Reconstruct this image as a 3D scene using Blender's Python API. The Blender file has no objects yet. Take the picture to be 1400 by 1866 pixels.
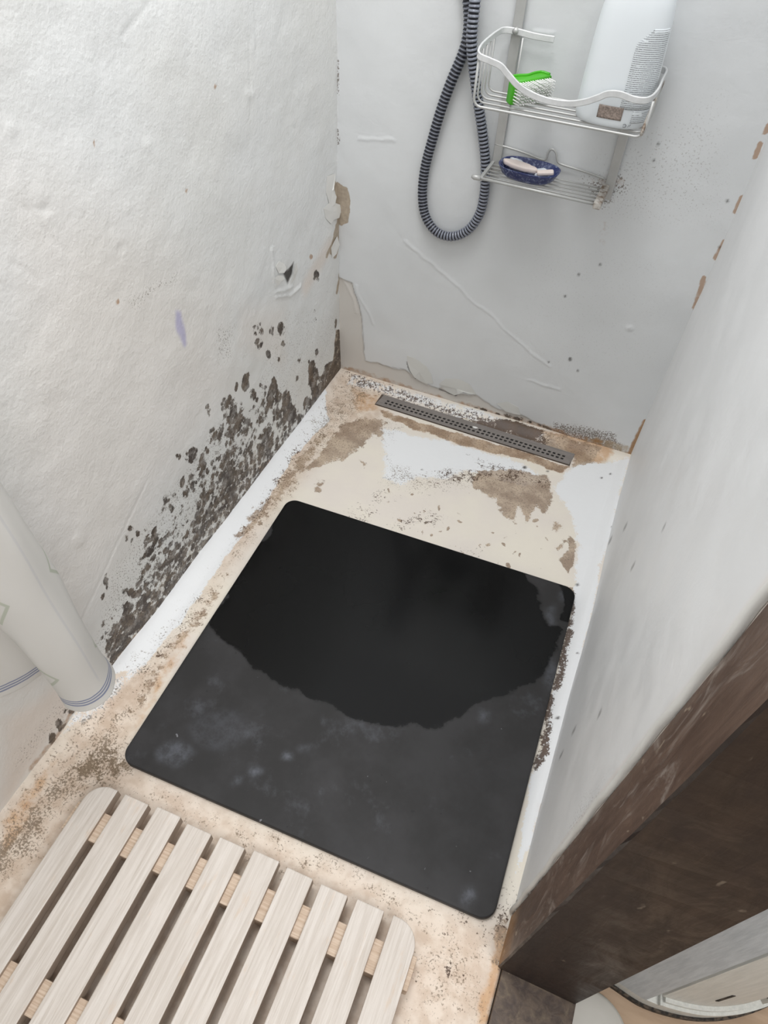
import bpy, bmesh, math, random
import numpy as np
from mathutils import Vector, Matrix
random.seed(7)
S = bpy.context.scene
COL = S.collection

# ------------------------------------------------------------------ camera, world, lights, exposure
YAW, PITCH, ROLL = -0.349255493, 0.850825763, 0.0615024910
CAM = np.array([0.60718173, -1.27829953, 1.07223727])
FOC = 1258.806
def cam_axes():
    ca, sa, cb, sb = math.cos(YAW), math.sin(YAW), math.cos(PITCH), math.sin(PITCH)
    f = np.array([sa*cb, ca*cb, -sb]); r = np.array([ca, -sa, 0.0]); u = np.cross(r, f)
    return r*math.cos(ROLL)+u*math.sin(ROLL), -r*math.sin(ROLL)+u*math.cos(ROLL), f
CR, CU, CF = cam_axes()
cd = bpy.data.cameras.new('camera'); cam = bpy.data.objects.new('camera', cd); COL.objects.link(cam)
cd.sensor_fit = 'VERTICAL'; cd.sensor_height = 24; cd.lens = FOC/1866*24; cd.clip_start = 0.01
cam.matrix_world = Matrix(((CR[0], CU[0], -CF[0], CAM[0]), (CR[1], CU[1], -CF[1], CAM[1]), (CR[2], CU[2], -CF[2], CAM[2]), (0, 0, 0, 1)))
S.camera = cam
w = bpy.data.worlds.new('world'); S.world = w; w.use_nodes = True
bg = w.node_tree.nodes['Background']; bg.inputs[0].default_value = (0.97, 0.985, 1.0, 1); bg.inputs[1].default_value = 1.15
def area(name, loc, target, sx, sy, power, col):
    l = bpy.data.lights.new(name, 'AREA'); l.shape = 'RECTANGLE'; l.size = sx; l.size_y = sy; l.energy = power; l.color = col
    o = bpy.data.objects.new(name, l); COL.objects.link(o); o.location = loc
    o.rotation_euler = (Vector(target)-Vector(loc)).to_track_quat('-Z', 'Y').to_euler(); return o
area('window_daylight', (1.55, -1.9, 2.25), (0.2, -0.3, 0.5), 0.9, 0.9, 26, (1.0, 0.995, 0.985))
area('ceiling_lamp', (0.22, -0.75, 2.5), (0.5, -0.5, 0), 0.6, 0.6, 20, (1.0, 1.0, 0.995))
S.view_settings.view_transform = 'Standard'; S.view_settings.look = 'None'
S.view_settings.gamma = 1; S.view_settings.use_curve_mapping = False; S.view_settings.exposure = 0.13

# ------------------------------------------------------------------ helpers
W = 0.73; Z0 = -0.010
def at(px, py, ax, v):                       # a point of the real plane (axis ax = v) seen at that photograph pixel
    d = CR*(px-700)/FOC - CU*(py-933)/FOC + CF
    return CAM + d*((v-CAM[ax])/d[ax])
def c(r, g, b):
    f = lambda v: (v/255/12.92) if v/255 <= 0.04045 else ((v/255+0.055)/1.055)**2.4
    return (f(r), f(g), f(b), 1)
LAT = np.random.RandomState(3).rand(256, 256)
def vnoise(x, y):
    xi = np.floor(x).astype(int); yi = np.floor(y).astype(int); fx = x-xi; fy = y-yi
    fx = fx*fx*(3-2*fx); fy = fy*fy*(3-2*fy); a = lambda i, j: LAT[(xi+i) % 256, (yi+j) % 256]
    return (a(0,0)*(1-fx)+a(1,0)*fx)*(1-fy)+(a(0,1)*(1-fx)+a(1,1)*fx)*fy
def fbm(x, y, o=4):
    s = 0; k = 1.0; t = 0
    for i in range(o): s = s+k*vnoise(x*2**i+17.3*i, y*2**i+9.1*i); t += k; k *= 0.5
    return s/t-0.5
def sstep(a, b, x):
    t = np.clip((x-a)/(b-a), 0, 1); return t*t*(3-2*t)
def setp(o, label=None, cat=None, group=None, kind=None):
    for k, v in (('label', label), ('category', cat), ('group', group), ('kind', kind)):
        if v: o[k] = v
    return o
def link(name, me, mat=None, parent=None, loc=None, rot=None, smooth=False):
    o = bpy.data.objects.new(name, me); COL.objects.link(o)
    if mat is not None and me is not None:
        for m in (mat if isinstance(mat, (list, tuple)) else [mat]): me.materials.append(m)
    if parent: o.parent = parent
    if loc is not None: o.location = loc
    if rot is not None: o.rotation_euler = rot
    if smooth: me.polygons.foreach_set('use_smooth', [True]*len(me.polygons))
    return o
def empty(name, loc, label, cat, group=None, rot=None):
    o = bpy.data.objects.new(name, None); COL.objects.link(o); o.location = loc; o.empty_display_size = 0.05
    if rot: o.rotation_euler = rot
    return setp(o, label, cat, group)
def mesh(name, vs, fs):
    me = bpy.data.meshes.new(name); me.from_pydata([tuple(map(float, v)) for v in vs], [], fs); me.update(); return me
def bm_mesh(name, bm):
    bmesh.ops.recalc_face_normals(bm, faces=bm.faces); me = bpy.data.meshes.new(name); bm.to_mesh(me); bm.free(); return me
def box_bm(x0, x1, y0, y1, z0, z1, bev=0, seg=2):
    bm = bmesh.new(); r = bmesh.ops.create_cube(bm, size=1)
    for v in r['verts']: v.co = Vector(((x0+x1)/2+v.co.x*(x1-x0), (y0+y1)/2+v.co.y*(y1-y0), (z0+z1)/2+v.co.z*(z1-z0)))
    if bev: bmesh.ops.bevel(bm, geom=list(bm.edges), offset=bev, segments=seg, affect='EDGES', profile=0.6)
    return bm
def prism_bm(pts, z0, z1, bev=0, seg=2):     # flat outline extruded upward, edges rounded
    bm = bmesh.new(); vs = [bm.verts.new((p[0], p[1], z0)) for p in pts]; f = bm.faces.new(vs)
    r = bmesh.ops.extrude_face_region(bm, geom=[f])
    for v in r['geom']:
        if isinstance(v, bmesh.types.BMVert): v.co.z = z1
    bmesh.ops.recalc_face_normals(bm, faces=bm.faces)
    if bev:
        es = [e for e in bm.edges if abs(e.verts[0].co.z-e.verts[1].co.z) < 1e-6]
        bmesh.ops.bevel(bm, geom=es, offset=bev, segments=seg, affect='EDGES', profile=0.6)
    return bm
def rrect(x0, x1, y0, y1, r, n=8, which=(1, 1, 1, 1)):
    out = []
    for k, (cx, cy, a0) in enumerate(((x1-r, y1-r, 0), (x0+r, y1-r, 90), (x0+r, y0+r, 180), (x1-r, y0+r, 270))):
        if which[k]:
            for i in range(n+1):
                a = math.radians(a0+90*i/n); out.append((cx+r*math.cos(a), cy+r*math.sin(a)))
        else: out.append((x1 if k in (0, 3) else x0, y1 if k in (0, 1) else y0))
    return out
def catmull(pts, n=8, closed=False):
    P = [np.array(p, float) for p in pts]; out = []; N = len(P)
    for i in range(N-1 if not closed else N):
        a = P[i-1] if (i > 0 or closed) else 2*P[0]-P[1]; b = P[i]; d = P[(i+1) % N]
        e = P[(i+2) % N] if (i+2 < N or closed) else 2*P[-1]-P[-2]
        for k in range(n):
            t = k/n; out.append(0.5*((2*b)+(-a+d)*t+(2*a-5*b+4*d-e)*t*t+(-a+3*b-3*d+e)*t**3))
    if not closed: out.append(P[-1])
    return out
def resample(pts, step):
    P = np.array(pts); L = np.concatenate([[0], np.cumsum(np.linalg.norm(np.diff(P, axis=0), axis=1))])
    n = max(2, int(L[-1]/step)+1); s = np.linspace(0, L[-1], n)
    return np.stack([np.interp(s, L, P[:, k]) for k in range(P.shape[1])], 1)
def frames(P):
    T = np.gradient(P, axis=0); T /= np.linalg.norm(T, axis=1)[:, None]
    n = np.cross(T[0], [0, 0, 1.0]);
    if np.linalg.norm(n) < 1e-3: n = np.cross(T[0], [1.0, 0, 0])
    n /= np.linalg.norm(n); N = []
    for t in T:
        n = n-t*(n@t); n /= np.linalg.norm(n); N.append(n)
    return T, np.array(N), np.cross(T, np.array(N))
def tube(name, pts, r, seg=10, smooth_n=0, radii=None):
    P = np.array(catmull(pts, smooth_n) if smooth_n else pts, float); T, N, B = frames(P); vs = []; fs = []
    for i in range(len(P)):
        rr = radii[i] if radii is not None else r
        for k in range(seg):
            a = 2*math.pi*k/seg; vs.append(P[i]+rr*(math.cos(a)*N[i]+math.sin(a)*B[i]))
    for i in range(len(P)-1):
        for k in range(seg):
            k2 = (k+1) % seg; fs.append((i*seg+k, i*seg+k2, (i+1)*seg+k2, (i+1)*seg+k))
    fs.append(tuple(range(seg))[::-1]); fs.append(tuple((len(P)-1)*seg+k for k in range(seg)))
    return mesh(name, vs, fs)
def band(name, pts, h, t, smooth_n=8):       # flat bar on edge, swept along a path, height along z
    P = np.array(catmull(pts, smooth_n), float); T = np.gradient(P, axis=0); vs = []; fs = []
    sec = [(-t/2, -h/2+t*.3), (-t*.2, -h/2), (t*.2, -h/2), (t/2, -h/2+t*.3), (t/2, h/2-t*.3), (t*.2, h/2), (-t*.2, h/2), (-t/2, h/2-t*.3)]
    for p, q in zip(P, T):
        q = q/np.linalg.norm(q); n = np.cross(q, [0, 0, 1.0]); n /= np.linalg.norm(n); u = np.cross(n, q)
        for a, b in sec: vs.append(p+n*a+u*b)
    m = len(sec)
    for i in range(len(P)-1):
        for k in range(m):
            k2 = (k+1) % m; fs.append((i*m+k, i*m+k2, (i+1)*m+k2, (i+1)*m+k))
    fs.append(tuple(range(m))[::-1]); fs.append(tuple((len(P)-1)*m+k for k in range(m)))
    return mesh(name, vs, fs)

# ------------------------------------------------------------------ node helpers
class NT:
    def __init__(s, name):
        s.m = bpy.data.materials.new(name); s.m.use_nodes = True; s.t = s.m.node_tree; s.N = s.t.nodes
        s.b = s.N['Principled BSDF']
    def n(s, typ, **k):
        x = s.N.new(typ)
        for a, b in k.items(): setattr(x, a, b)
        return x
    def put(s, sock, v):
        if hasattr(v, 'is_output'): s.t.links.new(v, sock)
        elif v is not None: sock.default_value = v
    def math(s, op, a, b=None, d=None, clamp=False):
        x = s.n('ShaderNodeMath', operation=op, use_clamp=clamp); s.put(x.inputs[0], a)
        if b is not None: s.put(x.inputs[1], b)
        if d is not None: s.put(x.inputs[2], d)
        return x.outputs[0]
    def obj(s, scale=None, rot=None, rnd=False):
        tc = s.n('ShaderNodeTexCoord').outputs['Object']
        if rnd:
            oi = s.n('ShaderNodeObjectInfo'); v = s.n('ShaderNodeVectorMath', operation='ADD'); s.put(v.inputs[0], tc)
            mu = s.n('ShaderNodeMath', operation='MULTIPLY'); s.put(mu.inputs[0], oi.outputs['Random']); mu.inputs[1].default_value = 7.0
            s.put(v.inputs[1], mu.outputs[0]); tc = v.outputs[0]
        if scale or rot:
            mp = s.n('ShaderNodeMapping'); s.put(mp.inputs[0], tc)
            if scale: mp.inputs['Scale'].default_value = scale
            if rot: mp.inputs['Rotation'].default_value = rot
            tc = mp.outputs[0]
        return tc
    def noise(s, scale, det=4, rough=0.55, vec=None, dist=0):
        x = s.n('ShaderNodeTexNoise'); x.inputs['Scale'].default_value = scale; x.inputs['Detail'].default_value = det
        x.inputs['Roughness'].default_value = rough; x.inputs['Distortion'].default_value = dist
        s.put(x.inputs['Vector'], vec if vec is not None else s.obj()); return x.outputs[0]
    def voro(s, scale, vec=None, rnd=1.0):
        x = s.n('ShaderNodeTexVoronoi'); x.inputs['Scale'].default_value = scale; x.inputs['Randomness'].default_value = rnd
        s.put(x.inputs['Vector'], vec if vec is not None else s.obj()); return x.outputs['Distance']
    def rng(s, v, a, b, lo=0.0, hi=1.0, smooth=True):
        x = s.n('ShaderNodeMapRange'); x.interpolation_type = 'SMOOTHSTEP' if smooth else 'LINEAR'
        s.put(x.inputs[0], v); x.inputs[1].default_value = a; x.inputs[2].default_value = b; x.inputs[3].default_value = lo; x.inputs[4].default_value = hi
        return x.outputs[0]
    def mix(s, f, a, b):
        x = s.n('ShaderNodeMix', data_type='RGBA'); s.put(x.inputs[0], f); s.put(x.inputs[6], a); s.put(x.inputs[7], b); return x.outputs[2]
    def thr(s, mask, nz, k, w):              # mask eroded by noise
        v = s.rng(s.math('ADD', mask, s.math('MULTIPLY', s.math('SUBTRACT', nz, 0.5), k)), 0.5-w, 0.5+w)
        return s.math('MULTIPLY', v, s.rng(mask, 0.02, 0.22))
    def attr(s, name):
        a = s.n('ShaderNodeAttribute'); a.attribute_name = name
        sp = s.n('ShaderNodeSeparateColor'); s.put(sp.inputs[0], a.outputs['Color'])
        return sp.outputs[0], sp.outputs[1], sp.outputs[2], a.outputs['Alpha']
    def bump(s, h, strength=0.3, dist=0.002, normal=None):
        x = s.n('ShaderNodeBump'); x.inputs['Strength'].default_value = strength; x.inputs['Distance'].default_value = dist
        s.put(x.inputs['Height'], h)
        if normal is not None: s.put(x.inputs['Normal'], normal)
        s.put(s.b.inputs['Normal'], x.outputs[0]); return x.outputs[0]
    def fin(s, col, rough=0.5, metal=0.0, spec=None):
        s.put(s.b.inputs['Base Color'], col); s.put(s.b.inputs['Roughness'], rough); s.put(s.b.inputs['Metallic'], metal)
        if spec is not None: s.b.inputs['Specular IOR Level'].default_value = spec
        return s.m

# ------------------------------------------------------------------ surfaces with painted wear masks
class Surf:
    """A real plastered plane: dense grid, wear masks and layers given as outlines on that plane."""
    def __init__(s, ax, val, a0, a1, b0, b1, step):
        s.ax, s.val = ax, val; s.ua, s.vb = [(1, 2), (0, 2), (0, 1)][ax]
        s.nu = int(abs(a1-a0)/step)+1; s.nv = int(abs(b1-b0)/step)+1
        u = np.linspace(a0, a1, s.nu); v = np.linspace(b0, b1, s.nv); s.U, s.V = np.meshgrid(u, v, indexing='ij')
        s.U = s.U.ravel(); s.V = s.V.ravel()
        wx = fbm(s.U*28+3, s.V*28+5, 4); wy = fbm(s.U*28+63, s.V*28+45, 4)
        s.wu = s.U+wx*0.014; s.wv = s.V+wy*0.014; s.h = np.zeros_like(s.U); s.m = {}
    def ch(s, k):
        if k not in s.m: s.m[k] = np.zeros_like(s.U)
        return s.m[k]
    def p2(s, px, py):
        q = at(px, py, s.ax, s.val); return q[s.ua], q[s.vb]
    def poly(s, k, pts, val=1.0, soft=0.004, warp=True, grow=0.0, world=False, mode='max'):
        P = np.array(pts if world else [s.p2(*p) for p in pts]); x = s.wu if warp else s.U; y = s.wv if warp else s.V
        mg = soft+abs(grow)+0.002
        sel = np.where((x > P[:,0].min()-mg) & (x < P[:,0].max()+mg) & (y > P[:,1].min()-mg) & (y < P[:,1].max()+mg))[0]
        if len(sel) == 0: return
        X = x[sel]; Y = y[sel]; d = np.full(len(sel), 1e9); ins = np.zeros(len(sel), bool)
        for i in range(len(P)):
            ax_, ay = P[i]; bx, by = P[(i+1) % len(P)]; ex, ey = bx-ax_, by-ay; L = ex*ex+ey*ey+1e-12
            t = np.clip(((X-ax_)*ex+(Y-ay)*ey)/L, 0, 1); d = np.minimum(d, np.hypot(X-ax_-t*ex, Y-ay-t*ey))
            cr = ((ay > Y) != (by > Y)) & (X < (bx-ax_)*(Y-ay)/((by-ay) if abs(by-ay) > 1e-12 else 1e-12)+ax_); ins ^= cr
        sd = np.where(ins, d, -d)+grow; v = sstep(-soft, soft, sd)*val; m = s.ch(k)
        if mode == 'max': m[sel] = np.maximum(m[sel], v)
        elif mode == 'sub': m[sel] = m[sel]*(1-v)
        else: m[sel] += v
    def ell(s, k, cx, cy, rx, ry, val=1.0, soft=0.003, ang=0, **kw):
        a = math.radians(ang); pts = []
        for i in range(14):
            t = 2*math.pi*i/14; x, y = rx*math.cos(t), ry*math.sin(t); pts.append((cx+x*math.cos(a)-y*math.sin(a), cy+x*math.sin(a)+y*math.cos(a)))
        s.poly(k, pts, val, soft, **kw)
    def line(s, k, pts, width, val=1.0, soft=0.0015, warp=False):
        P = np.array([s.p2(*p) for p in pts]); x = s.wu if warp else s.U; y = s.wv if warp else s.V; mg = width+soft+.002
        sel = np.where((x > P[:,0].min()-mg) & (x < P[:,0].max()+mg) & (y > P[:,1].min()-mg) & (y < P[:,1].max()+mg))[0]
        if len(sel) == 0: return
        X = x[sel]; Y = y[sel]; d = np.full(len(sel), 1e9)
        for i in range(len(P)-1):
            ax_, ay = P[i]; bx, by = P[i+1]; ex, ey = bx-ax_, by-ay; L = ex*ex+ey*ey+1e-12
            t = np.clip(((X-ax_)*ex+(Y-ay)*ey)/L, 0, 1); d = np.minimum(d, np.hypot(X-ax_-t*ex, Y-ay-t*ey))
        m = s.ch(k); m[sel] = np.maximum(m[sel], val*(1-sstep(width, width+soft, d)))
    def build(s, name, mat, sign, thick=0.05, parent=None):
        n = len(s.U); co = np.zeros((n, 3)); co[:, s.ua] = s.U; co[:, s.vb] = s.V; co[:, s.ax] = s.val+s.h*sign
        idx = np.arange(n).reshape(s.nu, s.nv)
        q = np.stack([idx[:-1,:-1], idx[1:,:-1], idx[1:,1:], idx[:-1,1:]], -1).reshape(-1, 4)
        ring = np.concatenate([idx[:,0], idx[-1,1:], idx[-2::-1,-1], idx[0,-2:0:-1]]); R = len(ring)
        back = co[ring].copy(); back[:, s.ax] = s.val-sign*thick; co = np.vstack([co, back]); bi = n+np.arange(R)
        sk = np.stack([ring, bi, np.roll(bi, -1), np.roll(ring, -1)], -1)
        cen = back.mean(0); co = np.vstack([co, cen]); ci = n+R
        tri = np.stack([bi, np.full(R, ci), np.roll(bi, -1)], -1)
        loops = np.concatenate([q.ravel(), sk.ravel(), tri.ravel()]); nq = len(q)+len(sk); nt = len(tri)
        me = bpy.data.meshes.new(name); me.vertices.add(len(co)); me.vertices.foreach_set('co', co.ravel())
        me.loops.add(len(loops)); me.loops.foreach_set('vertex_index', loops.astype(np.int32))
        me.polygons.add(nq+nt); st = np.concatenate([np.arange(nq)*4, nq*4+np.arange(nt)*3]).astype(np.int32)
        me.polygons.foreach_set('loop_start', st)
        me.polygons.foreach_set('use_smooth', np.concatenate([np.ones(len(q), bool), np.zeros(len(sk)+nt, bool)]))
        me.update(calc_edges=True); me.validate()
        if (me.polygons[0].normal[s.ax] > 0) != (sign > 0): me.flip_normals()
        for an, keys in (('wear_a', ('mold', 'brown', 'white', 'rust')), ('wear_b', ('old', 'dirt', 'dark', 'tint'))):
            a = me.attributes.new(an, 'FLOAT_COLOR', 'POINT'); arr = np.zeros((len(co), 4), np.float32)
            for j, k in enumerate(keys):
                if k in s.m: arr[:n, j] = np.clip(s.m[k], 0, 1)
            a.data.foreach_set('color', arr.ravel())
        me.materials.append(mat); o = bpy.data.objects.new(name, me); COL.objects.link(o); o['kind'] = 'structure'; return o

# ------------------------------------------------------------------ plaster, floor materials
def plaster(name, base, base2, bumpy=1.0):
    t = NT(name); mold, brown, white, rust = t.attr('wear_a'); old, dirt, dark, tint = t.attr('wear_b')
    big = t.noise(3.0, 3); col = t.mix(t.rng(big, 0.35, 0.65), base, base2)
    col = t.mix(t.math('MULTIPLY', tint, 0.8), col, c(222, 208, 196))
    col = t.mix(t.math('MULTIPLY', old, 0.9), col, c(203, 196, 187))
    fine = t.noise(260, 5, 0.65); mid = t.noise(70, 6, 0.65); vor = t.voro(75)
    specks = t.thr(dirt, t.noise(330, 3, 0.6), 3.2, 0.10)
    col = t.mix(t.math('MULTIPLY', specks, 0.75), col, c(92, 76, 60))
    bmask = t.thr(brown, mid, 1.5, 0.25); bc = t.mix(t.noise(120, 4), c(122, 102, 80), c(196, 178, 152))
    col = t.mix(t.math('MULTIPLY', bmask, 0.85), col, bc)
    rm = t.thr(rust, mid, 1.4, 0.3); col = t.mix(t.math('MULTIPLY', rm, 0.7), col, c(158, 112, 62))
    # colonies: round, scalloped, a pale halo and a dark body
    cn = t.math('ADD', t.math('MULTIPLY', t.math('SUBTRACT', 0.92, vor), 0.50), t.math('MULTIPLY', mid, 0.75)); cn = t.math('ADD', t.math('SUBTRACT', cn, 0.12), t.math('MULTIPLY', t.math('SUBTRACT', t.noise(13, 3, .6), 0.5), 0.75))
    cn = t.math('ADD', cn, t.math('MULTIPLY', t.math('SUBTRACT', fine, 0.5), 0.55))
    halo = t.thr(mold, cn, 1.7, 0.25); body = t.thr(t.math('MULTIPLY', mold, 0.97), cn, 2.3, 0.13)
    col = t.mix(t.math('MULTIPLY', halo, 0.30), col, c(122, 112, 98))
    mc = t.mix(t.rng(t.noise(34, 4), .35, .65), c(62, 51, 44), c(112, 98, 84)); mc = t.mix(t.rng(fine, 0.45, 0.7), mc, c(44, 37, 33))
    op = t.rng(t.noise(48, 5, .7), .36, .54, .62, .97); col = t.mix(t.math('MULTIPLY', body, op), col, mc)
    col = t.mix(dark, col, c(44, 36, 30))
    h = t.math('ADD', t.math('MULTIPLY', t.noise(180, 5, 0.6), 0.6), t.math('MULTIPLY', t.noise(34, 4), 1.1))
    t.bump(h, 0.35*bumpy, 0.0025)
    return t.fin(col, t.rng(t.noise(20, 3), 0.3, 0.7, 0.42, 0.62), spec=0.4)
M = {}
M['plaster_left'] = plaster('left_plaster', c(226, 227, 226), c(222, 222, 219), 1.6)
M['plaster_back'] = plaster('back_plaster', c(217, 219, 220), c(211, 213, 214), 0.6)
M['plaster_right'] = plaster('right_plaster', c(231, 232, 233), c(226, 227, 228), 0.4)
def floor_mat():
    t = NT('floor_coating'); mold, brown, white, rust = t.attr('wear_a'); old, dirt, dark, tint = t.attr('wear_b')
    base = t.mix(t.rng(t.noise(7, 4), 0.35, 0.65), c(224, 217, 204), c(219, 211, 202))
    col = t.mix(tint, base, t.mix(t.rng(t.noise(45, 5), .35, .65), c(194, 172, 152), c(216, 200, 184)))
    mid = t.noise(60, 7, 0.68); fine = t.noise(300, 5, 0.7); med = t.noise(150, 5, 0.7)
    rm = t.thr(rust, mid, 1.6, 0.35); col = t.mix(t.math('MULTIPLY', rm, 0.72), col, t.mix(t.noise(90, 4), c(178, 122, 66), c(196, 158, 112)))
    wm = t.thr(white, t.math('ADD', t.math('MULTIPLY', mid, .5), t.math('MULTIPLY', fine, .5)), 2.3, 0.09); col = t.mix(wm, col, c(226, 227, 228))
    bm_ = t.thr(brown, t.math('ADD', t.math('MULTIPLY', mid, .72), t.math('MULTIPLY', fine, .28)), 1.9, 0.09)
    bc = t.mix(t.rng(t.noise(28, 5), .35, .65), c(140, 118, 98), c(182, 162, 140)); bc = t.mix(t.rng(fine, .5, .66), bc, c(92, 74, 60))
    col = t.mix(t.math('MULTIPLY', bm_, 0.86), col, bc)
    gm = t.thr(dirt, t.math('ADD', t.math('MULTIPLY', fine, .65), t.math('MULTIPLY', mid, .35)), 3.4, 0.12)
    gc = t.mix(t.noise(50, 3), c(94, 80, 62), c(126, 108, 88)); col = t.mix(t.math('MULTIPLY', gm, 0.8), col, gc)
    dm = t.thr(mold, t.math('ADD', t.math('ADD', t.math('MULTIPLY', med, .45), t.math('MULTIPLY', mid, .3)), t.math('MULTIPLY', fine, .25)), 3.0, 0.09)
    col = t.mix(t.math('MULTIPLY', dm, 0.93), col, t.mix(t.noise(40, 3), c(56, 42, 33), c(98, 74, 56)))
    col = t.mix(dark, col, c(48, 38, 32))
    t.bump(t.math('ADD', t.noise(90, 5, 0.6), t.math('MULTIPLY', wm, 0.25)), 0.25, 0.002)
    return t.fin(col, 0.5, spec=0.35)
M['floor'] = floor_mat()

# ------------------------------------------------------------------ left wall
lw = Surf(0, 0.0, -1.945, 0.02, -0.05, 1.35, 0.0036)
lw.h = 0.010*fbm(lw.U*4, lw.V*4, 3)+0.0022*fbm(lw.U*22+5, lw.V*22, 3)
lw.h -= 0.006*sstep(0.25, 0.0, lw.V)*0
for cx, cy, r, hh in ((268,272,9,.0012),(145,985,10,.0015),(85,383,9,-.0012),(20,235,10,.0012),(220,450,7,-.001),(200,417,5,-.001),(235,380,6,.0008),(455,170,8,.0012)):
    lw.ell('bmp', cx, cy, r, r*1.2, hh*1000, 0.006, mode='add')
lw.h += lw.ch('bmp')*0.001
# rub marks and trowel scratches
for L in (((45,380),(92,383)),((55,385),(100,440),(130,465)),((20,478),(45,490),(75,512)),((225,65),(275,5)),((105,1220),(265,880)),((455,70),(458,210)),((640-175,0),(470,90))):
    lw.line('scr', L, 0.0006, 1, 0.003)
lw.h -= lw.ch('scr')*0.0009
lw.line('ridge', ((497,455),(500,500),(505,525)), .001, 1, .004, True); lw.line('ridge', ((505,535),(520,532),(535,520)), .001, 1, .003, True)
lw.line('ridge', ((505,545),(530,540),(548,520)), .001, 1, .003, True); lw.h += lw.ch('ridge')*0.0025
# heavy mould above the floor joint
lw.poly('mold', [(497,790),(502,850),(445,915),(385,988),(300,1098),(205,1214),(192,1190),(225,1120),(262,1085),(290,1030),(330,975),(350,935),(365,890),(400,860),(440,830),(455,790)], 0.84, 0.016)
lw.poly('mold', [(560,760),(500,852),(205,1216),(186,1190),(190,1150),(250,1060),(262,1000),(310,950),(340,880),(370,840),(385,790),(420,740),(455,740),(480,700),(515,700),(530,740)], 0.50, 0.018)
for cx, cy, rx, ry, v in ((470,600,12,14,.6),(472,625,9,11,1),(490,648,5,8,1),(515,598,8,14,.95),(497,603,4,12,.6),(517,628,4,6,.95),(509,650,3,5,.9),(577,503,5,12,.9),(575,568,3,6,.8),(574,583,3,6,.8),
    (577,640,3,8,.8),(448,697,7,16,.95),(430,705,4,10,.9),(500,700,6,13,.9),(477,702,4,8,.8),(461,718,7,10,.9),(462,725,8,14,.6),(418,742,16,26,.95),(428,765,14,18,.9),(398,792,10,13,1),(388,790,8,12,1),(497,728,11,26,1),
    (505,760,9,22,.9),(522,740,10,28,1),(530,755,9,16,1),(420,790,12,12,.95),(447,778,16,18,.9),(380,745,4,13,.65),(323,831,6,7,.85),(338,829,7,10,.9),(352,828,9,14,.6),(368,845,7,20,.95),(376,820,6,9,.9),
    (303,910,8,9,1),(320,905,7,8,.95),(332,880,6,12,.95),(338,900,7,7,.9),(300,928,4,5,.9),(312,926,7,9,1),(345,870,5,9,.9),(236,963,7,7,.9),(249,971,6,8,.95),(228,980,6,9,.9),(240,988,3,5,.9),(263,965,4,6,.8),(267,985,5,11,.85),
    (281,976,6,16,.95),(275,1010,12,13,.7),(258,1026,6,11,.65),(228,1080,8,12,.85),(241,1082,8,12,.85),(236,1105,9,12,.9),(192,1062,4,12,1),(184,1093,4,6,.9),(186,1138,3,4,.95),(213,1115,3,5,.8),(262,1060,6,14,.65),(256,1078,4,6,.8),
    (215,1160,14,24,1),(205,1185,13,22,1),(230,1130,10,18,1),(262,1110,10,26,.95),(250,1135,12,14,.95),(300,1080,20,10,.9),(545,660,3,6,.8),(540,690,3,6,.8),(505,815,6,20,.95),(490,800,10,22,.95),(612,588,3,14,.8),(545,765,7,10,.95),(560,740,10,16,.9),(132,1292,14,8,.9),(112,1318,9,12,.8),(95,1345,5,12,.8)):
    lw.ell('mold', cx, cy, rx, ry, v, 0.004)
for L in (((500,852),(445,918),(385,990),(300,1098),(205,1214),(130,1300),(95,1357),(60,1400)),): lw.line('rust', L, .002, .6, .012, True); lw.line('brown', L[:5], .006, .6, .016, True); lw.line('mold', L[:5], .006, .75, .010, True)
lw.poly('brown', [(345,985),(400,900),(470,800),(500,850),(385,990),(300,1098),(205,1216),(190,1170),(250,1100)], 0.42, .02)
lw.poly('mold', [(612,600),(622,600),(625,665),(600,702),(572,742),(558,760),(568,725),(562,690),(562,655),(572,655),(583,690),(592,668),(606,655)], 1.0, .004)
lw.poly('brown', [(612,600),(622,600),(625,665),(600,702),(572,742),(592,700),(606,655)], .9, .004)
lw.poly('rust', [(562,665),(570,672),(573,695),(565,690)], 1, .003); lw.poly('rust', [(470,850),(497,828),(500,852),(480,868)], .85, .006)
# scaled-off paint: bare brown plaster
lw.poly('brown', [(611,322),(624,345),(630,400),(612,470),(600,462),(606,420),(614,400),(612,370)], 1, .003)
lw.poly('dark', [(518,497),(529,491),(538,478),(535,500),(527,518),(523,508)], .95, .0022, False)
lw.line('brown', ((596,465),(604,440),(612,410)), .004, .9, .004, True); lw.line('brown', ((619,500),(617,515),(615,530)), .005, .8, .004, True); lw.line('tint', ((560,520),(598,450)), .004, .7, .03)
lw.h -= 0.0012*lw.ch('dark')
lw.poly('tint', [(0,300),(260,420),(400,560),(430,700),(300,900),(150,1150),(60,1300),(0,1300)], .35, .10)
lw.poly('tint', [(0,1310),(110,1240),(200,1200),(120,1310),(0,1495)], .8, .03)
lw.poly('tint', [(520,560),(440,560),(430,640),(520,660)], .35, .03); lw.poly('dirt', [(395,590),(430,590),(425,660),(395,665)], .18, .02)
lw.poly('dirt', [(230,545),(320,490),(325,515),(240,570)], .17, .01); lw.poly('dirt', [(30,1420),(200,1214),(160,1200),(20,1380)], .15, .02)
lw.poly('dirt', [(520,560),(620,560),(600,690),(520,760),(450,780),(480,640)], .13, .03); lw.poly('dirt', [(170,1180),(200,1040),(330,860),(400,760),(480,860),(205,1214)], .18, .02)
for cx, cy in ((392,157),(218,551),(174,262),(568,468),(340,348)): lw.ell('rust', cx, cy, 3, 5, .9, .002, warp=False)
def blue_ink(t_mat):                       # faint violet smudge on the left wall
    t = t_mat; return t
lw.poly('white', [(320,568),(331,568),(337,600),(341,628),(337,636),(330,620),(323,605)], 1, .004)
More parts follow.
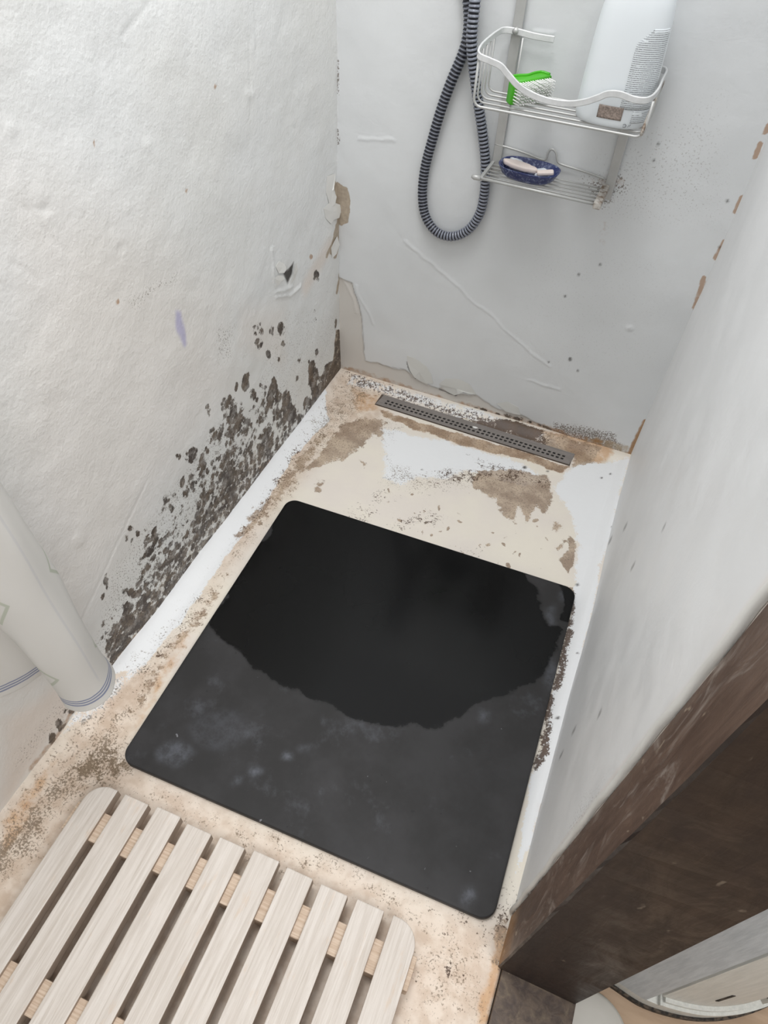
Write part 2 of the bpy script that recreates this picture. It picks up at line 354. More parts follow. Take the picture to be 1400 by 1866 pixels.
nt = M['plaster_left'].node_tree            # the violet smudge uses the spare "white" channel on this wall
pb = nt.nodes['Principled BSDF']; src = pb.inputs['Base Color'].links[0].from_socket
at_ = nt.nodes.new('ShaderNodeAttribute'); at_.attribute_name = 'wear_a'; sp_ = nt.nodes.new('ShaderNodeSeparateColor'); nt.links.new(at_.outputs['Color'], sp_.inputs[0])
mu_ = nt.nodes.new('ShaderNodeMath'); mu_.operation = 'MULTIPLY'; nt.links.new(sp_.outputs[2], mu_.inputs[0]); mu_.inputs[1].default_value = 0.7
mx_ = nt.nodes.new('ShaderNodeMix'); mx_.data_type = 'RGBA'; nt.links.new(mu_.outputs[0], mx_.inputs[0]); nt.links.new(src, mx_.inputs[6]); mx_.inputs[7].default_value = c(168, 164, 202); nt.links.new(mx_.outputs[2], pb.inputs['Base Color'])
wall_left = lw.build('wall_left', M['plaster_left'], 1)

# ------------------------------------------------------------------ back wall
bw = Surf(1, 0.0, -0.05, 0.80, -0.05, 1.35, 0.0026)
bw.h = 0.006*fbm(bw.U*5+40, bw.V*5, 3)+0.0012*fbm(bw.U*20+5, bw.V*20, 3)
oldp = [(615,505),(640,515),(652,545),(660,585),(663,640),(665,658),(700,667),(738,673),(778,700),(798,708),(812,702),(835,720),(868,722),(905,745),(950,757),(985,775),(1050,800),(1050,830),(600,690)]
bw.poly('old', oldp, .8, .0014)
bw.h -= 0.0030*bw.ch('old')
for L in (((640,515),(655,555),(661,600),(664,640)),((690,665),(738,673),(750,690)),((778,700),(800,709)),((835,720),(868,722)),((925,748),(948,757))): bw.line('crack', L, .0004, .55, .0012)
for L in (((742,660),(745,672),(752,682),(757,690)),((800,710),(815,716),(830,722)),((830,722),(838,714),(850,712),(856,716))): bw.line('dark', L, .0012, .75, .0015)
for L in (((625,510),(645,545),(650,570)),((648,520),(665,560),(680,590)),((740,440),(1000,670)),((655,255),(720,255)),((975,60),(1010,62)),((960,690),(990,700),(1020,712)),((1150,250),(1170,245))): bw.line('ridge', L, .0006, 1, .004, True)
bw.h += .0010*bw.ch('ridge')
bw.m['dark'] = np.maximum(bw.ch('dark'), bw.ch('crack')*.5)
bw.poly('brown', [(611,325),(626,340),(634,345),(638,385),(636,405),(624,412),(612,400),(606,360)], 1, .003)
bw.poly('dirt', [(1060,325),(1110,318),(1140,320),(1150,345),(1120,360),(1100,380),(1070,345)], .34, .02); bw.poly('rust', [(1075,325),(1110,320),(1142,322),(1138,336),(1108,345)], .55, .012)
bw.poly('rust', [(1085,385),(1112,385),(1105,460),(1090,440)], .3, .02)
bw.poly('brown', [(1040,795),(1090,798),(1150,815),(1147,830),(1100,828),(1040,812),(980,795),(960,778)], .62, .006)
bw.poly('rust', [(620,665),(700,688),(800,722),(900,750),(1000,775),(1100,803),(1100,825),(900,775),(700,705),(622,680)], .55, .008)
bw.poly('mold', [(880,745),(960,765),(1010,785),(1000,800),(900,770),(850,752)], .62, .006)
bw.poly('dirt', [(1010,770),(1120,790),(1140,828),(1000,800)], .6, .012)
bw.poly('dirt', [(940,420),(1250,420),(1250,700),(900,700)], .07, .08); bw.poly('dirt', [(1080,270),(1330,150),(1330,420),(1090,430)], .11, .06)
for cx, cy, r in ((1039,655,3),(1053,676,1.7),(1055,500,2),(1094,482,2),(1200,262,2.2),(1192,292,2),(1030,540,2),(1000,700-40,1.5),(868,395,2),(1326,366,2.5),(1312,450,2)): bw.ell('dark', cx, cy, r, r*1.3, .8, .0018, warp=False)
for L in (((1266,560),(1276,530),(1283,505)),((1305,470),(1320,440)),((1341,385),(1352,360)),((1376,285),(1386,262)),((1395,240),(1400,228))): bw.line('rust', L, .0028, .85, .003)
bw.line('brown', ((1147,828),(1160,800),(1176,768)), .002, .8, .004); bw.line('rust', ((1147,828),(1160,800),(1176,768)), .003, .9, .005)
for L in (((612,110),(613,170)),((613,235),(616,260))): bw.line('dirt', L, .003, .5, .004)
bw.ell('bmp', 1147, 598, 7, 5, 1, .003, warp=False); bw.h += bw.ch('bmp')*.0015
wall_back = bw.build('wall_back', M['plaster_back'], -1)

# ------------------------------------------------------------------ right wall (ends at the door post)
rw = Surf(0, W, -1.003, 0.03, -0.05, 1.35, 0.0045)
rw.h = 0.008*fbm(rw.U*4+80, rw.V*4, 3)+0.001*fbm(rw.U*20+5, rw.V*9, 3)
rw.h *= sstep(-1.0, -0.90, rw.U)
rw.poly('mold', [(930,1680),(934,1650),(975,1605),(1005,1568),(1012,1575),(960,1640)], .62, .006)
rw.poly('tint', [(930,1690),(960,1530),(1000,1400),(1060,1300),(1400,1060),(1400,1120),(1010,1585)], .12, .05)
rw.line('rust', ((935,1660),(948,1592),(960,1545),(985,1470)), .003, .8, .006); rw.line('tint', ((1010,1575),(1120,1440),(1250,1290),(1400,1100)), .01, .8, .02)
rw.poly('dirt', [(1010,1560),(1060,1450),(1110,1400),(1090,1470),(1020,1570)], .16, .02)
for cx, cy in ((1045,1330),(1022,1375),(1113,985),(1140,960),(1154,1032),(1091,1300),(1210,960)): rw.ell('dark', cx, cy, 1.5, 9, .5, .0015, ang=25, warp=False)
wall_right = rw.build('wall_right', M['plaster_right'], -1, thick=0.098)

# ------------------------------------------------------------------ shower floor
fl = Surf(2, 0.0, -0.03, 0.7345, -1.95, 0.03, 0.0030)
cov = np.maximum(1-sstep(0.006, 0.040, fl.U), 1-sstep(0.006, 0.035, -fl.V))
cov = np.maximum(cov, (1-sstep(0.004, 0.030, W-fl.U))*sstep(-1.03, -0.99, fl.V))
fl.h = Z0*(1-cov)+0.0008*fbm(fl.U*15, fl.V*15, 3)*sstep(0, .6, cov)
def P(k, pts, val=1.0, soft=.004):
    if k in ('brown', 'dirt', 'mold'): soft = soft*1.9+.003
    fl.poly(k, pts, val, soft)
P('tint', [(0,1480),(200,1230),(330,1150),(230,1380),(900,1690),(930,1866),(-300,2200)], .9, .04)
P('tint', [(620,672),(720,700),(690,770),(600,800),(560,850),(470,960),(380,1090),(330,1160),(400,1000)], .8, .03)
P('white', [(590,690),(545,742),(480,842),(365,980),(215,1185),(190,1235),(262,1205),(340,1110),(420,1000),(490,905),(525,840),(560,800),(600,760)], 1.0, .008)
P('white', [(250,1190),(120,1310),(100,1350),(190,1290),(260,1210)], .56, .015)
P('white', [(690,772),(745,785),(820,800),(900,822),(965,845),(1000,872),(960,880),(900,865),(850,850),(815,868),(760,862),(735,880),(700,862),(700,820)], 1.0, .024)
P('white', [(1055,838),(1146,835),(1110,985),(1070,1110),(1052,1060),(1058,1000),(1045,930),(1010,880)], 1.0, .020)
P('white', [(1050,1060),(1098,1030),(1050,1235),(1004,1430),(966,1540),(940,1590),(975,1400),(1030,1180)], 1.0, .008)
P('white', [(640,680),(760,715),(900,755),(1000,790),(990,800),(880,770),(740,725),(630,695)], .55, .010)
P('brown', [(868,848),(930,850),(1000,862),(1012,900),(992,935),(978,912),(962,948),(944,915),(938,950),(918,935),(906,905),(892,902),(862,880)], .88, .006)
P('brown', [(1040,968),(1052,985),(1050,1020),(1040,1036),(1022,1018),(1035,995)], 1, .004); P('brown', [(1012,990),(1030,975),(1035,980),(1018,998)], .9, .004)
P('brown', [(1010,940),(1028,945),(1022,965),(1008,962)], .65, .008); P('brown', [(1030,1062),(1048,1062),(1050,1072),(1030,1070)], .9, .004)
P('brown', [(620,768),(665,752),(705,758),(702,800),(682,790),(652,818),(625,832),(590,842),(560,855),(540,860),(590,808)], .80, .010)
P('brown', [(640,690),(700,700),(690,730),(640,720)], .45, .012)
P('brown', [(600,790),(560,845),(520,905),(500,915),(470,960),(430,985),(420,970),(480,905),(530,835),(575,780)], .66, .012)
P('brown', [(440,1010),(400,1085),(340,1170),(285,1250),(240,1320),(215,1345),(250,1240),(330,1130),(400,1040)], .58, .014)
P('brown', [(565,845),(610,835),(600,880),(570,880)], .35, .008); P('brown', [(570,875),(592,872),(588,892),(572,890)], .7, .004); P('brown', [(655,830),(672,840),(662,850)], .8, .004)
P('mold', [(625,672),(720,702),(820,735),(900,760),(1000,790),(1010,805),(960,800),(880,778),(760,735),(700,718),(640,700)], .47, .008)
P('mold', [(870,755),(940,772),(1005,795),(1000,812),(940,795),(860,770)], .78, .008)
P('mold', [(900,762),(950,770),(990,786),(985,796),(940,786),(905,772)], .98, .003)
P('brown', [(990,785),(1060,800),(1100,815),(1085,840),(1045,845),(1040,825),(990,810)], .85, .010)
P('mold', [(695,722),(780,745),(860,768),(940,792),(935,800),(700,728)], .60, .004)
P('rust', [(985,785),(1075,795),(1130,815),(1090,850),(1050,852),(1045,825)], .8, .012); P('rust', [(640,700),(690,715),(690,740),(650,745)], .62, .015)
P('brown', [(690,738),(760,762),(860,790),(950,815),(1040,845),(1030,858),(950,832),(850,806),(760,778),(700,752)], .85, .004); P('rust', [(690,738),(760,762),(860,790),(950,815),(1040,845),(1030,858),(950,832),(850,806),(760,778),(700,752)], .7, .005)
P('mold', [(790,850),(900,845),(1000,865),(1000,885),(900,868),(820,880)], .50, .012); P('mold', [(850,820),(960,848),(1010,875),(960,875),(870,850)], .42, .014)
P('dirt', [(700,790),(700,880),(760,890),(860,880),(860,850),(760,855),(720,840)], .40, .018); P('dirt', [(640,740),(740,770),(720,800),(640,790)], .34, .02)
P('mold', [(625,672),(602,700),(560,765),(530,830),(500,880),(470,940),(450,960),(500,870),(545,790),(590,720)], .40, .010)
P('mold', [(545,800),(575,780),(500,900),(450,965),(420,990),(470,920)], .52, .012)
P('mold', [(400,1060),(350,1120),(300,1190),(230,1270),(215,1300),(290,1170),(360,1080)], .42, .014)
P('dirt', [(625,672),(700,695),(640,780),(560,850),(480,960),(380,1100),(260,1260),(215,1230),(420,1000),(560,770)], .38, .02)
P('dirt', [(270,1235),(215,1330),(245,1400),(160,1440),(100,1480),(60,1545),(0,1610),(-60,1640),(-60,1560),(60,1450),(120,1390),(190,1320)], .60, .02)
P('brown', [(240,1380),(215,1345),(150,1370),(110,1410),(110,1440),(170,1430),(240,1400)], .6, .02)
P('dirt', [(240,1400),(500,1500),(700,1590),(880,1690),(760,1690),(500,1570),(230,1460)], .36, .03)
P('dirt', [(0,1490),(205,1215),(250,1230),(60,1470),(-20,1560)], .44, .02)
P('brown', [(400,1480),(560,1550),(750,1640),(700,1640),(540,1600),(400,1540)], .52, .03)
P('mold', [(810,1760),(830,1758),(835,1785),(815,1790)], .6, .006); P('mold', [(770,1665),(900,1690),(880,1720),(820,1700)], .46, .02)
P('dirt', [(760,1640),(905,1700),(900,1866),(740,1866),(760,1720)], .36, .03)
P('rust', [(905,1690),(925,1690),(912,1770),(888,1866),(870,1866),(895,1760)], .95, .008); P('brown', [(895,1670),(935,1665),(915,1770),(893,1750)], .6, .01)
P('rust', [(330,1140),(350,1150),(250,1330),(235,1330)], .55, .012); P('rust', [(0,1500),(80,1400),(110,1370),(60,1470),(0,1560)], .6, .01)
P('mold', [(905,1650),(935,1640),(930,1680),(900,1690)], .62, .008); P('mold', [(915,1600),(945,1590),(940,1660),(915,1660)], .38, .008)
for px in (((1046,1075),(1042,1115),(1040,1130)),((1040,1145),(1030,1185),(1026,1220)),((1025,1222),(1018,1250)),((1008,1265),(1000,1310)),((1003,1290),(990,1370),(978,1395)),((996,1325),(985,1385))): fl.line('mold', px, .0015, .68, .012, True)
for cx, cy, r in ((958,846,3.4),(1017,1308,3.5),(1099,865,2),(1115,858,2),(1138,887,2),(1117,960,2.2),(1053,1190,2),(1055,1060,3),(1000,853,2),(770,1150-300,1.5)): fl.ell('dark', cx, cy, r, r*.8, .9, .0016, warp=False)
for cx, cy, a in ((740,950,.42),(700,900,.4),(780,940,.5),(660,930,.45),(860,1000,.42),(800,880,.38)): fl.ell('mold', cx, cy, 34, 18, a*.78, .02)
random.seed(21)                             # small loose brown flecks scattered over the cream coating
for _ in range(70):
    cx, cy = random.uniform(640, 1010), random.uniform(880, 1040)
    if cy < 860+(cx-640)*.3 and random.random() < .5: continue
    fl.ell('brown', cx, cy, random.uniform(2, 7), random.uniform(1.5, 4), random.uniform(.5, .8), .003, random.uniform(0, 180))
for _ in range(60):
    cx, cy = random.uniform(760, 905), random.uniform(1650, 1860); fl.ell('mold', cx, cy, random.uniform(1, 2.6), random.uniform(1, 2.2), random.uniform(.5, .8), .0025)
floor = fl.build('floor', M['floor'], 1, thick=0.04)

# ------------------------------------------------------------------ curled paint flakes (parts of their walls)
def paint_mat():
    t = NT('curled_paint'); return t.fin(c(222, 221, 217), 0.5)
M['paint'] = paint_mat()
def wall_h(sf, q):
    d = (sf.U-q[sf.ua])**2+(sf.V-q[sf.vb])**2; return float(sf.h[int(np.argmin(d))])
def flake(parent, ax, base, sgn, pts, lab=None):
    sf = lw if ax == 0 else bw
    """outline as (px,py,lift mm); the first points stay on the wall, the last ones stand off it."""
    vs = []; n = len(pts)
    for px, py, lf in pts:
        q = at(px, py, ax, 0.0); q[ax] = sgn*(wall_h(sf, q)+0.0004+lf/1100); vs.append(q)
    cen = sum(vs)/n; cen[ax] = sgn*(wall_h(sf, cen)+.0005+.0004*max(p[2] for p in pts)); vs.append(cen); fs = [(i, (i+1) % n, n) for i in range(n)]
    bm = bmesh.new(); bv = [bm.verts.new(v) for v in vs]
    for f in fs: bm.faces.new([bv[i] for i in f])
    bmesh.ops.subdivide_edges(bm, edges=list(bm.edges), cuts=1, smooth=0.0, use_grid_fill=True)
    me = bm_mesh('paint_flake', bm); o = link('paint_flake', me, M['paint'], parent, smooth=False)
    md = o.modifiers.new('s', 'SOLIDIFY'); md.thickness = 0.0004; md.offset = 0
    return o
flake(wall_left, 0, 0.002, 1, [(598,322,0),(611,316,2),(609,332,4),(606,345,5),(610,358,6),(608,372,4),(602,378,1),(596,352,0)])
flake(wall_left, 0, 0.002, 1, [(590,380,0),(600,370,1),(606,368,2),(616,372,5),(617,384,6),(614,396,5),(606,400,2),(602,408,1),(594,398,0)])
flake(wall_left, 0, 0.002, 1, [(602,452,0),(606,440,2),(612,430,2),(615,445,4),(610,462,3),(604,470,1)])
flake(wall_left, 0, 0.001, 1, [(504,486,0),(510,476,0),(518,480,1),(521,487,3),(520,492,4),(517,497,4),(509,498,1)])
flake(wall_left, 0, 0.001, 1, [(500,508,0),(507,502,1),(515,502,3),(518,508,4),(514,512,3),(509,520,1),(504,524,0)])
flake(wall_left, 0, 0.001, 1, [(542,480,0),(544,492,0),(539,508,0),(531,518,1),(534,505,3),(537,490,3),(539,481,2)])
FM = M['paint']; t = NT('curled_back_paint'); M['paint'] = t.fin(c(208, 208, 204), .55)
flake(wall_back, 1, 0.0, -1, [(742,648,0),(760,655,0),(778,668,0),(786,682,0),(790,698,.5),(778,699,1.5),(766,694,3),(756,686,4),(748,674,3),(743,661,1)])
flake(wall_back, 1, 0.0, -1, [(800,700,0),(812,690,0),(835,690,0),(856,700,0),(868,718,.5),(856,717,2),(846,713,3.5),(836,717,4),(828,720,3),(815,714,2),(805,707,1)])
flake(wall_back, 1, 0.0, -1, [(905,735,0),(925,732,0),(945,742,0),(949,756,1.5),(936,753,2.5),(922,749,2)])
M['paint'] = FM

# ------------------------------------------------------------------ door post, sill, plaster bead
def wood_dark(name, a, b, scuff, amt):
    t = NT(name); v = t.obj((14, 14, 1.4)); g = t.noise(6, 6, 0.6, v, 0.6); col = t.mix(t.rng(g, .3, .7), a, b)
    s = t.noise(9, 5, 0.7, t.obj((3.0, 3.0, 1.1), (0.3, 0.5, 0)), 1.2); col = t.mix(t.math('MULTIPLY', t.rng(s, .50, .72), amt), col, scuff)
    s2 = t.noise(60, 3, 0.6, t.obj((1, 1, .35))); col = t.mix(t.math('MULTIPLY', t.rng(s2, .66, .74), amt), col, c(176, 160, 140))
    t.bump(t.math('ADD', g, t.math('MULTIPLY', t.noise(120, 4), .5)), 0.35, 0.0015); return t.fin(col, t.rng(s, .3, .7, .38, .62), spec=.35)
M['post_front'] = wood_dark('shade_dark_oak', c(33, 23, 19), c(46, 34, 28), c(58, 45, 39), .25)  # same oak as the side, shade of the front face put into the colour
M['post_side'] = wood_dark('scuffed_oak_side', c(84, 66, 56), c(104, 84, 72), c(156, 146, 138), .8)
def foot_stain(m):
    nt = m.node_tree; pb = nt.nodes['Principled BSDF']; src = pb.inputs['Base Color'].links[0].from_socket; N = nt.nodes.new; L = nt.links.new
    tc = N('ShaderNodeTexCoord'); sp = N('ShaderNodeSeparateXYZ'); L(tc.outputs['Object'], sp.inputs[0]); mr = N('ShaderNodeMapRange'); L(sp.outputs[2], mr.inputs[0])
    mr.inputs[1].default_value = .09; mr.inputs[2].default_value = 0; nz = N('ShaderNodeTexNoise'); nz.inputs['Scale'].default_value = 30; mp = N('ShaderNodeMapping'); mp.inputs['Scale'].default_value = (1.6, 1.6, .35); L(tc.outputs['Object'], mp.inputs[0]); L(mp.outputs[0], nz.inputs[0])
    mu = N('ShaderNodeMath'); mu.operation = 'MULTIPLY'; L(mr.outputs[0], mu.inputs[0]); L(nz.outputs[0], mu.inputs[1]); mx = N('ShaderNodeMix'); mx.data_type = 'RGBA'
    L(mu.outputs[0], mx.inputs[0]); L(src, mx.inputs[6]); mx.inputs[7].default_value = c(176, 124, 58); L(mx.outputs[2], pb.inputs['Base Color'])
foot_stain(M['post_side'])
M['sill'] = wood_dark('worn_oak_sill', c(64, 52, 46), c(92, 78, 66), c(130, 116, 96), .55)
def post():
    bm = bmesh.new(); x0, x1, y0, y1 = W-0.001, 0.833, -1.0675, -1.003; nz = 60
    ring = [(x0+.002, y0), (x1-.002, y0), (x1, y0+.002), (x1, y1), (x0, y1), (x0, y0+.002)]; rows = []
    for k in range(nz+1):
        z = 0.0+1.35*k/nz; r = []
        for j, (x, y) in enumerate(ring):
            e = 0.0022*(vnoise(np.array(z*30+j*9.0), np.array(j*3.7))-.5) if j in (0, 1, 2, 5) else 0
            r.append(bm.verts.new((x+e, y+e, z)))
        rows.append(r)
    for k in range(nz):
        for j in range(6):
            f = bm.faces.new([rows[k][j], rows[k][(j+1) % 6], rows[k+1][(j+1) % 6], rows[k+1][j]]); f.material_index = 1 if j in (4,) else 0
    bm.faces.new(rows[0][::-1]); bm.faces.new(rows[-1]); return bm_mesh('door_post', bm)
dp = link('door_post', post(), [M['post_front'], M['post_side']])
setp(dp, 'dark brown timber door post, scuffed on the side, at end of white wall', 'post')
sl = link('door_sill', bm_mesh('door_sill', box_bm(0.7355, 0.8335, -1.95, -0.99, -0.0455, -0.0008, .0015)), M['sill'])
setp(sl, 'worn dark wooden door sill lying on the floor under the post', 'sill')
bd = tube('trim_1', [(0.7275+0.0006*math.sin(k*.9), -0.998+0.0015*math.sin(k*1.7), 0.005+1.33*k/60) for k in range(61)], .0036, 10)
bd = link('trim_1', bd, M['paint'], smooth=True); bd['kind'] = 'structure'
for px, py, r, lab in ((926,1672,.0045,'bluish white paint chip on floor at the foot of the post'),(911,1757,.003,'tiny white paint chip on the orange floor edge beside sill')):
    q = at(px, py, 2, Z0+0.001); pts = [(q[0]+r*(1+.35*math.sin(k*2.3))*math.cos(k*.9)*.7, q[1]+r*1.3*math.sin(k*.9)) for k in range(7)]
    t = link('paint_chip', bm_mesh('paint_chip', prism_bm(pts, Z0-.0005, Z0+.0015, .0003, 1)), M['paint']); setp(t, lab, 'paint chip')

# ------------------------------------------------------------------ next room: floor, round pad, bow-fronted cabinet
t = NT('beige_floor'); g = t.noise(5, 5, .6, t.obj((2, 9, 1), (0, 0, .5))); t.bump(g, .1, .001)
M['beige'] = t.fin(t.mix(t.rng(g, .3, .7), c(158, 132, 106), c(176, 150, 124)), .5)
o = link('floor', bm_mesh('floor', box_bm(0.834, 1.9, -1.95, -0.2, -0.09, -0.045)), M['beige']); o['kind'] = 'structure'; o['label'] = 'beige floor beyond the door sill'
ZF = -0.045
t = NT('blocker_wall_paint'); M['room'] = t.fin(c(188, 188, 188), .7)  # even grey for the two unseen light-blocking walls
o = link('wall_blocker_front', bm_mesh('wall_blocker_front', box_bm(-0.05, 2.0, -2.05, -1.96, -.09, 1.7)), M['room']); o['kind'] = 'structure'  # unseen, added behind the camera to hold back world light from the front
o = link('wall_blocker_side', bm_mesh('wall_blocker_side', box_bm(1.91, 2.0, -1.95, 0.0, -.09, 1.7)), M['room']); o['kind'] = 'structure'  # unseen, added beyond the doorway to cut the light coming in
t = NT('pale_grey_enamel'); M['pad'] = t.fin(t.mix(t.noise(20), c(178, 174, 166), c(192, 188, 180)), .45)
q0 = at(1068, 1888, 2, ZF)
bm = bmesh.new(); prof = [(0, .016), (.030, .0165), (.046, .016), (.0505, .0135), (.052, .009), (.052, 0), (0, 0)]
def lathe(prof, n=40):
    bm = bmesh.new(); rows = []
    for r, z in prof: rows.append([bm.verts.new((r*math.cos(2*math.pi*k/n), r*math.sin(2*math.pi*k/n), z)) for k in range(n)] if r > 1e-6 else [bm.verts.new((0, 0, z))])
    for a, b in zip(rows, rows[1:]):
        for k in range(n):
            k2 = (k+1) % n
            if len(a) == 1: bm.faces.new([a[0], b[k], b[k2]])
            elif len(b) == 1: bm.faces.new([a[k], b[0], a[k2]])
            else: bm.faces.new([a[k], b[k], b[k2], a[k2]])
    return bm
o = link('round_pad', bm_mesh('round_pad', lathe(prof)), M['pad'], loc=(q0[0], q0[1], ZF), smooth=True); setp(o, 'pale grey round pad on the beige floor beside the sill', 'pad')
def white_paint(name, a, b):
    t = NT(name); g = t.noise(7, 6, .65, t.obj((30, 30, 2.5))); chips = t.rng(t.noise(70, 4, .7), .70, .74)
    col = t.mix(t.math('MULTIPLY', chips, .6), t.mix(t.rng(g, .3, .7), a, b), c(110, 92, 76)); t.bump(g, .5, .0015); return t.fin(col, .45)
M['cab'] = white_paint('chipped_white_paint', c(206, 205, 198), c(190, 190, 184)); M['stile'] = white_paint('brushed_bluish_paint', c(190, 195, 198), c(168, 174, 178))
t = NT('black_dirty_strip'); M['kick'] = t.fin(t.mix(t.rng(t.noise(180, 4), .4, .65), c(28, 24, 20), c(86, 74, 62)), .8)
arc = catmull([at(*p, 2, ZF)[:2] for p in ((1085,1775),(1118,1798),(1170,1831),(1235,1851),(1290,1856),(1345,1848),(1400,1825),(1450,1780))], 8)
arc = [np.array(p) for p in resample(arc, .004)]
cc = arc[0]*0.5+arc[-1]*0.5+np.array([.05, .12])
def shell(name, mat, parent, i0, i1, z0, z1, off, th):     # a bent board following the bow front
    A = np.array(arc); T = np.gradient(A, axis=0); T /= np.linalg.norm(T, axis=1)[:, None]; N = np.stack([T[:,1], -T[:,0]], 1)
    bm = bmesh.new(); rows = []
    for i in range(i0, i1+1):
        o_, n_ = A[i]+N[i]*off, A[i]+N[i]*(off-th); rows.append([bm.verts.new((*o_, z0)), bm.verts.new((*o_, z1)), bm.verts.new((*n_, z1)), bm.verts.new((*n_, z0))])
    for a, b in zip(rows, rows[1:]):
        for k in range(4): bm.faces.new([a[k], a[(k+1) % 4], b[(k+1) % 4], b[k]])
    bm.faces.new(rows[0]); bm.faces.new(rows[-1][::-1])
    me = bm_mesh(name, bm); return link(name, me, mat, parent)
cab = empty('bow_front_cabinet', (0, 0, 0), 'chipped white bow-fronted cabinet with black base strip on beige floor beyond the post', 'cabinet')
NA = len(arc)-1
shell('base_strip', M['kick'], cab, 0, NA, ZF, ZF+.010, .0035, .012)['label'] = 'black dirty base strip'
shell('bottom_rail', M['cab'], cab, 0, NA, ZF+.010, ZF+.034, .0, .014)
shell('moulding', M['cab'], cab, int(NA*.26), NA, ZF+.034, ZF+.042, .001, .014)
shell('moulding', M['cab'], cab, int(NA*.27), NA, ZF+.042, ZF+.050, -.003, .012)
shell('door_panel', M['cab'], cab, int(NA*.26), NA, ZF+.050, .70, -.008, .008)
shell('stile', M['stile'], cab, 0, int(NA*.20), ZF+.034, .70, .001, .014)['label'] = 'bluish white brushed stile'
for f_, z_ in ((.42, ZF+.10), (.64, ZF+.10)):
    i = int(NA*f_); shell('slot_bead', M['kick'], cab, i, i+1, z_, z_+.05 if f_ < .5 else .65, -.0072, .003)
shell('rib', M['cab'], cab, int(NA*.66), int(NA*.70), ZF+.075, .65, -.003, .006)
b = bmesh.new(); vs = [b.verts.new((p[0]*.0+p[0], p[1], .70)) for p in arc]+[b.verts.new((arc[-1][0]+.1, arc[-1][1]+.35, .70)), b.verts.new((arc[0][0]+.02, arc[0][1]+.4, .70))]
f = b.faces.new(vs); r = bmesh.ops.extrude_face_region(b, geom=[f])
for v in r['geom']:
    if isinstance(v, bmesh.types.BMVert): v.co.z = .72
link('cabinet_top', bm_mesh('cabinet_top', b), M['cab'], cab)

# ------------------------------------------------------------------ drain
t = NT('brushed_steel'); g = t.noise(12, 4, .6, t.obj((1, 40, 40))); M['steel'] = t.fin(t.mix(t.rng(g, .3, .7), c(128, 122, 118), c(146, 140, 136)), t.rng(t.noise(30), .3, .7, .38, .55), .35); t.bump(g, .1, .0005)
t = NT('black_channel'); M['black'] = t.fin(c(14, 12, 11), .7)
qa, qb = at(697, 720, 2, Z0+.002), at(1046, 825, 2, Z0+.002); qd, qc = at(685, 734, 2, Z0+.002), at(1036, 848, 2, Z0+.002)
L_ = (np.linalg.norm(qb-qa)+np.linalg.norm(qc-qd))/2; Wd = (np.linalg.norm(qa-qd)+np.linalg.norm(qb-qc))/2
ang = math.atan2(qb[1]-qa[1]+qc[1]-qd[1], qb[0]-qa[0]+qc[0]-qd[0]); cen = (qa+qb+qc+qd)/4
dr = empty('linear_drain', (cen[0], cen[1], Z0), 'brushed steel strip drain with two rows of square holes below the back wall', 'drain', rot=(0, 0, ang))
nh = 40; pitch = (L_-.030)/nh; hw = .0064; xs = [-L_/2]
for k in range(nh):
    xc = -L_/2+.015+pitch*(k+.5); xs += [xc-hw/2, xc+hw/2]
xs.append(L_/2); ys = [-Wd/2, -.0106, -.0052, -.0010, .0044, Wd/2]
vs = []; fs = []
for x in xs:
    for j, y in enumerate(ys): vs.append((x+(.0008*j), y, .0024))
n5 = len(ys)
for i in range(len(xs)-1):
    for j in range(n5-1):
        if i % 2 == 1 and j in (1, 3): continue
        fs.append((i*n5+j, (i+1)*n5+j, (i+1)*n5+j+1, i*n5+j+1))
o = link('grate', mesh('grate', vs, fs), M['steel'], dr); md = o.modifiers.new('s', 'SOLIDIFY'); md.thickness = .0016; md.offset = -1
link('channel', bm_mesh('channel', box_bm(-L_/2+.002, L_/2-.002, -Wd/2+.002, Wd/2-.002, -.004, .0004)), M['black'], dr)
link('frame', bm_mesh('frame', box_bm(-L_/2-.0022, L_/2+.0022, -Wd/2-.0022, Wd/2+.0022, -.003, .0002)), M['sill'], dr)
q = at(866, 779, 2, Z0+.004); pts = [(q[0]+.0065*(1+.3*math.sin(k*2.1))*math.cos(k*.7), q[1]+.0032*math.sin(k*.7)) for k in range(9)]
o = link('soap_scrap', bm_mesh('soap_scrap', prism_bm(pts, Z0+.0024, Z0+.0046, .0006, 2)), M['paint']); setp(o, 'small white soap scrap lying on the steel drain grate', 'soap')

# ------------------------------------------------------------------ black stone mat
mc = [at(*p, 2, Z0+.012) for p in ((527, 907), (1052, 1074), (898, 1683), (217, 1384))]
mc = [Vector((p[0], p[1])) for p in mc]; mcen = sum(mc, Vector((0, 0)))/4; loc4 = [p-mcen for p in mc]
def round_poly(P, r, n=8):
    out = []
    for i in range(len(P)):
        a, b, d = P[i-1], P[i], P[(i+1) % len(P)]; u = (a-b).normalized(); v = (d-b).normalized(); half = u.angle(v)/2
        tl = r/math.tan(half); p0, p1 = b+u*tl, b+v*tl; cn = b+(u+v).normalized()*(r/math.sin(half)); a0 = math.atan2(p0.y-cn.y, p0.x-cn.x); a1 = math.atan2(p1.y-cn.y, p1.x-cn.x)
        dd = (a1-a0+math.pi) % (2*math.pi)-math.pi
        out += [(cn.x+r*math.cos(a0+dd*k/n), cn.y+r*math.sin(a0+dd*k/n)) for k in range(n+1)]
    return out
rp = round_poly(loc4, .022)[::-1]
t = NT('black_diatomite'); 
at1 = t.n('ShaderNodeAttribute'); at1.attribute_name = 'wet'; wetm = t.thr(at1.outputs['Fac'], t.noise(40, 6, .65), 1.0, .22)
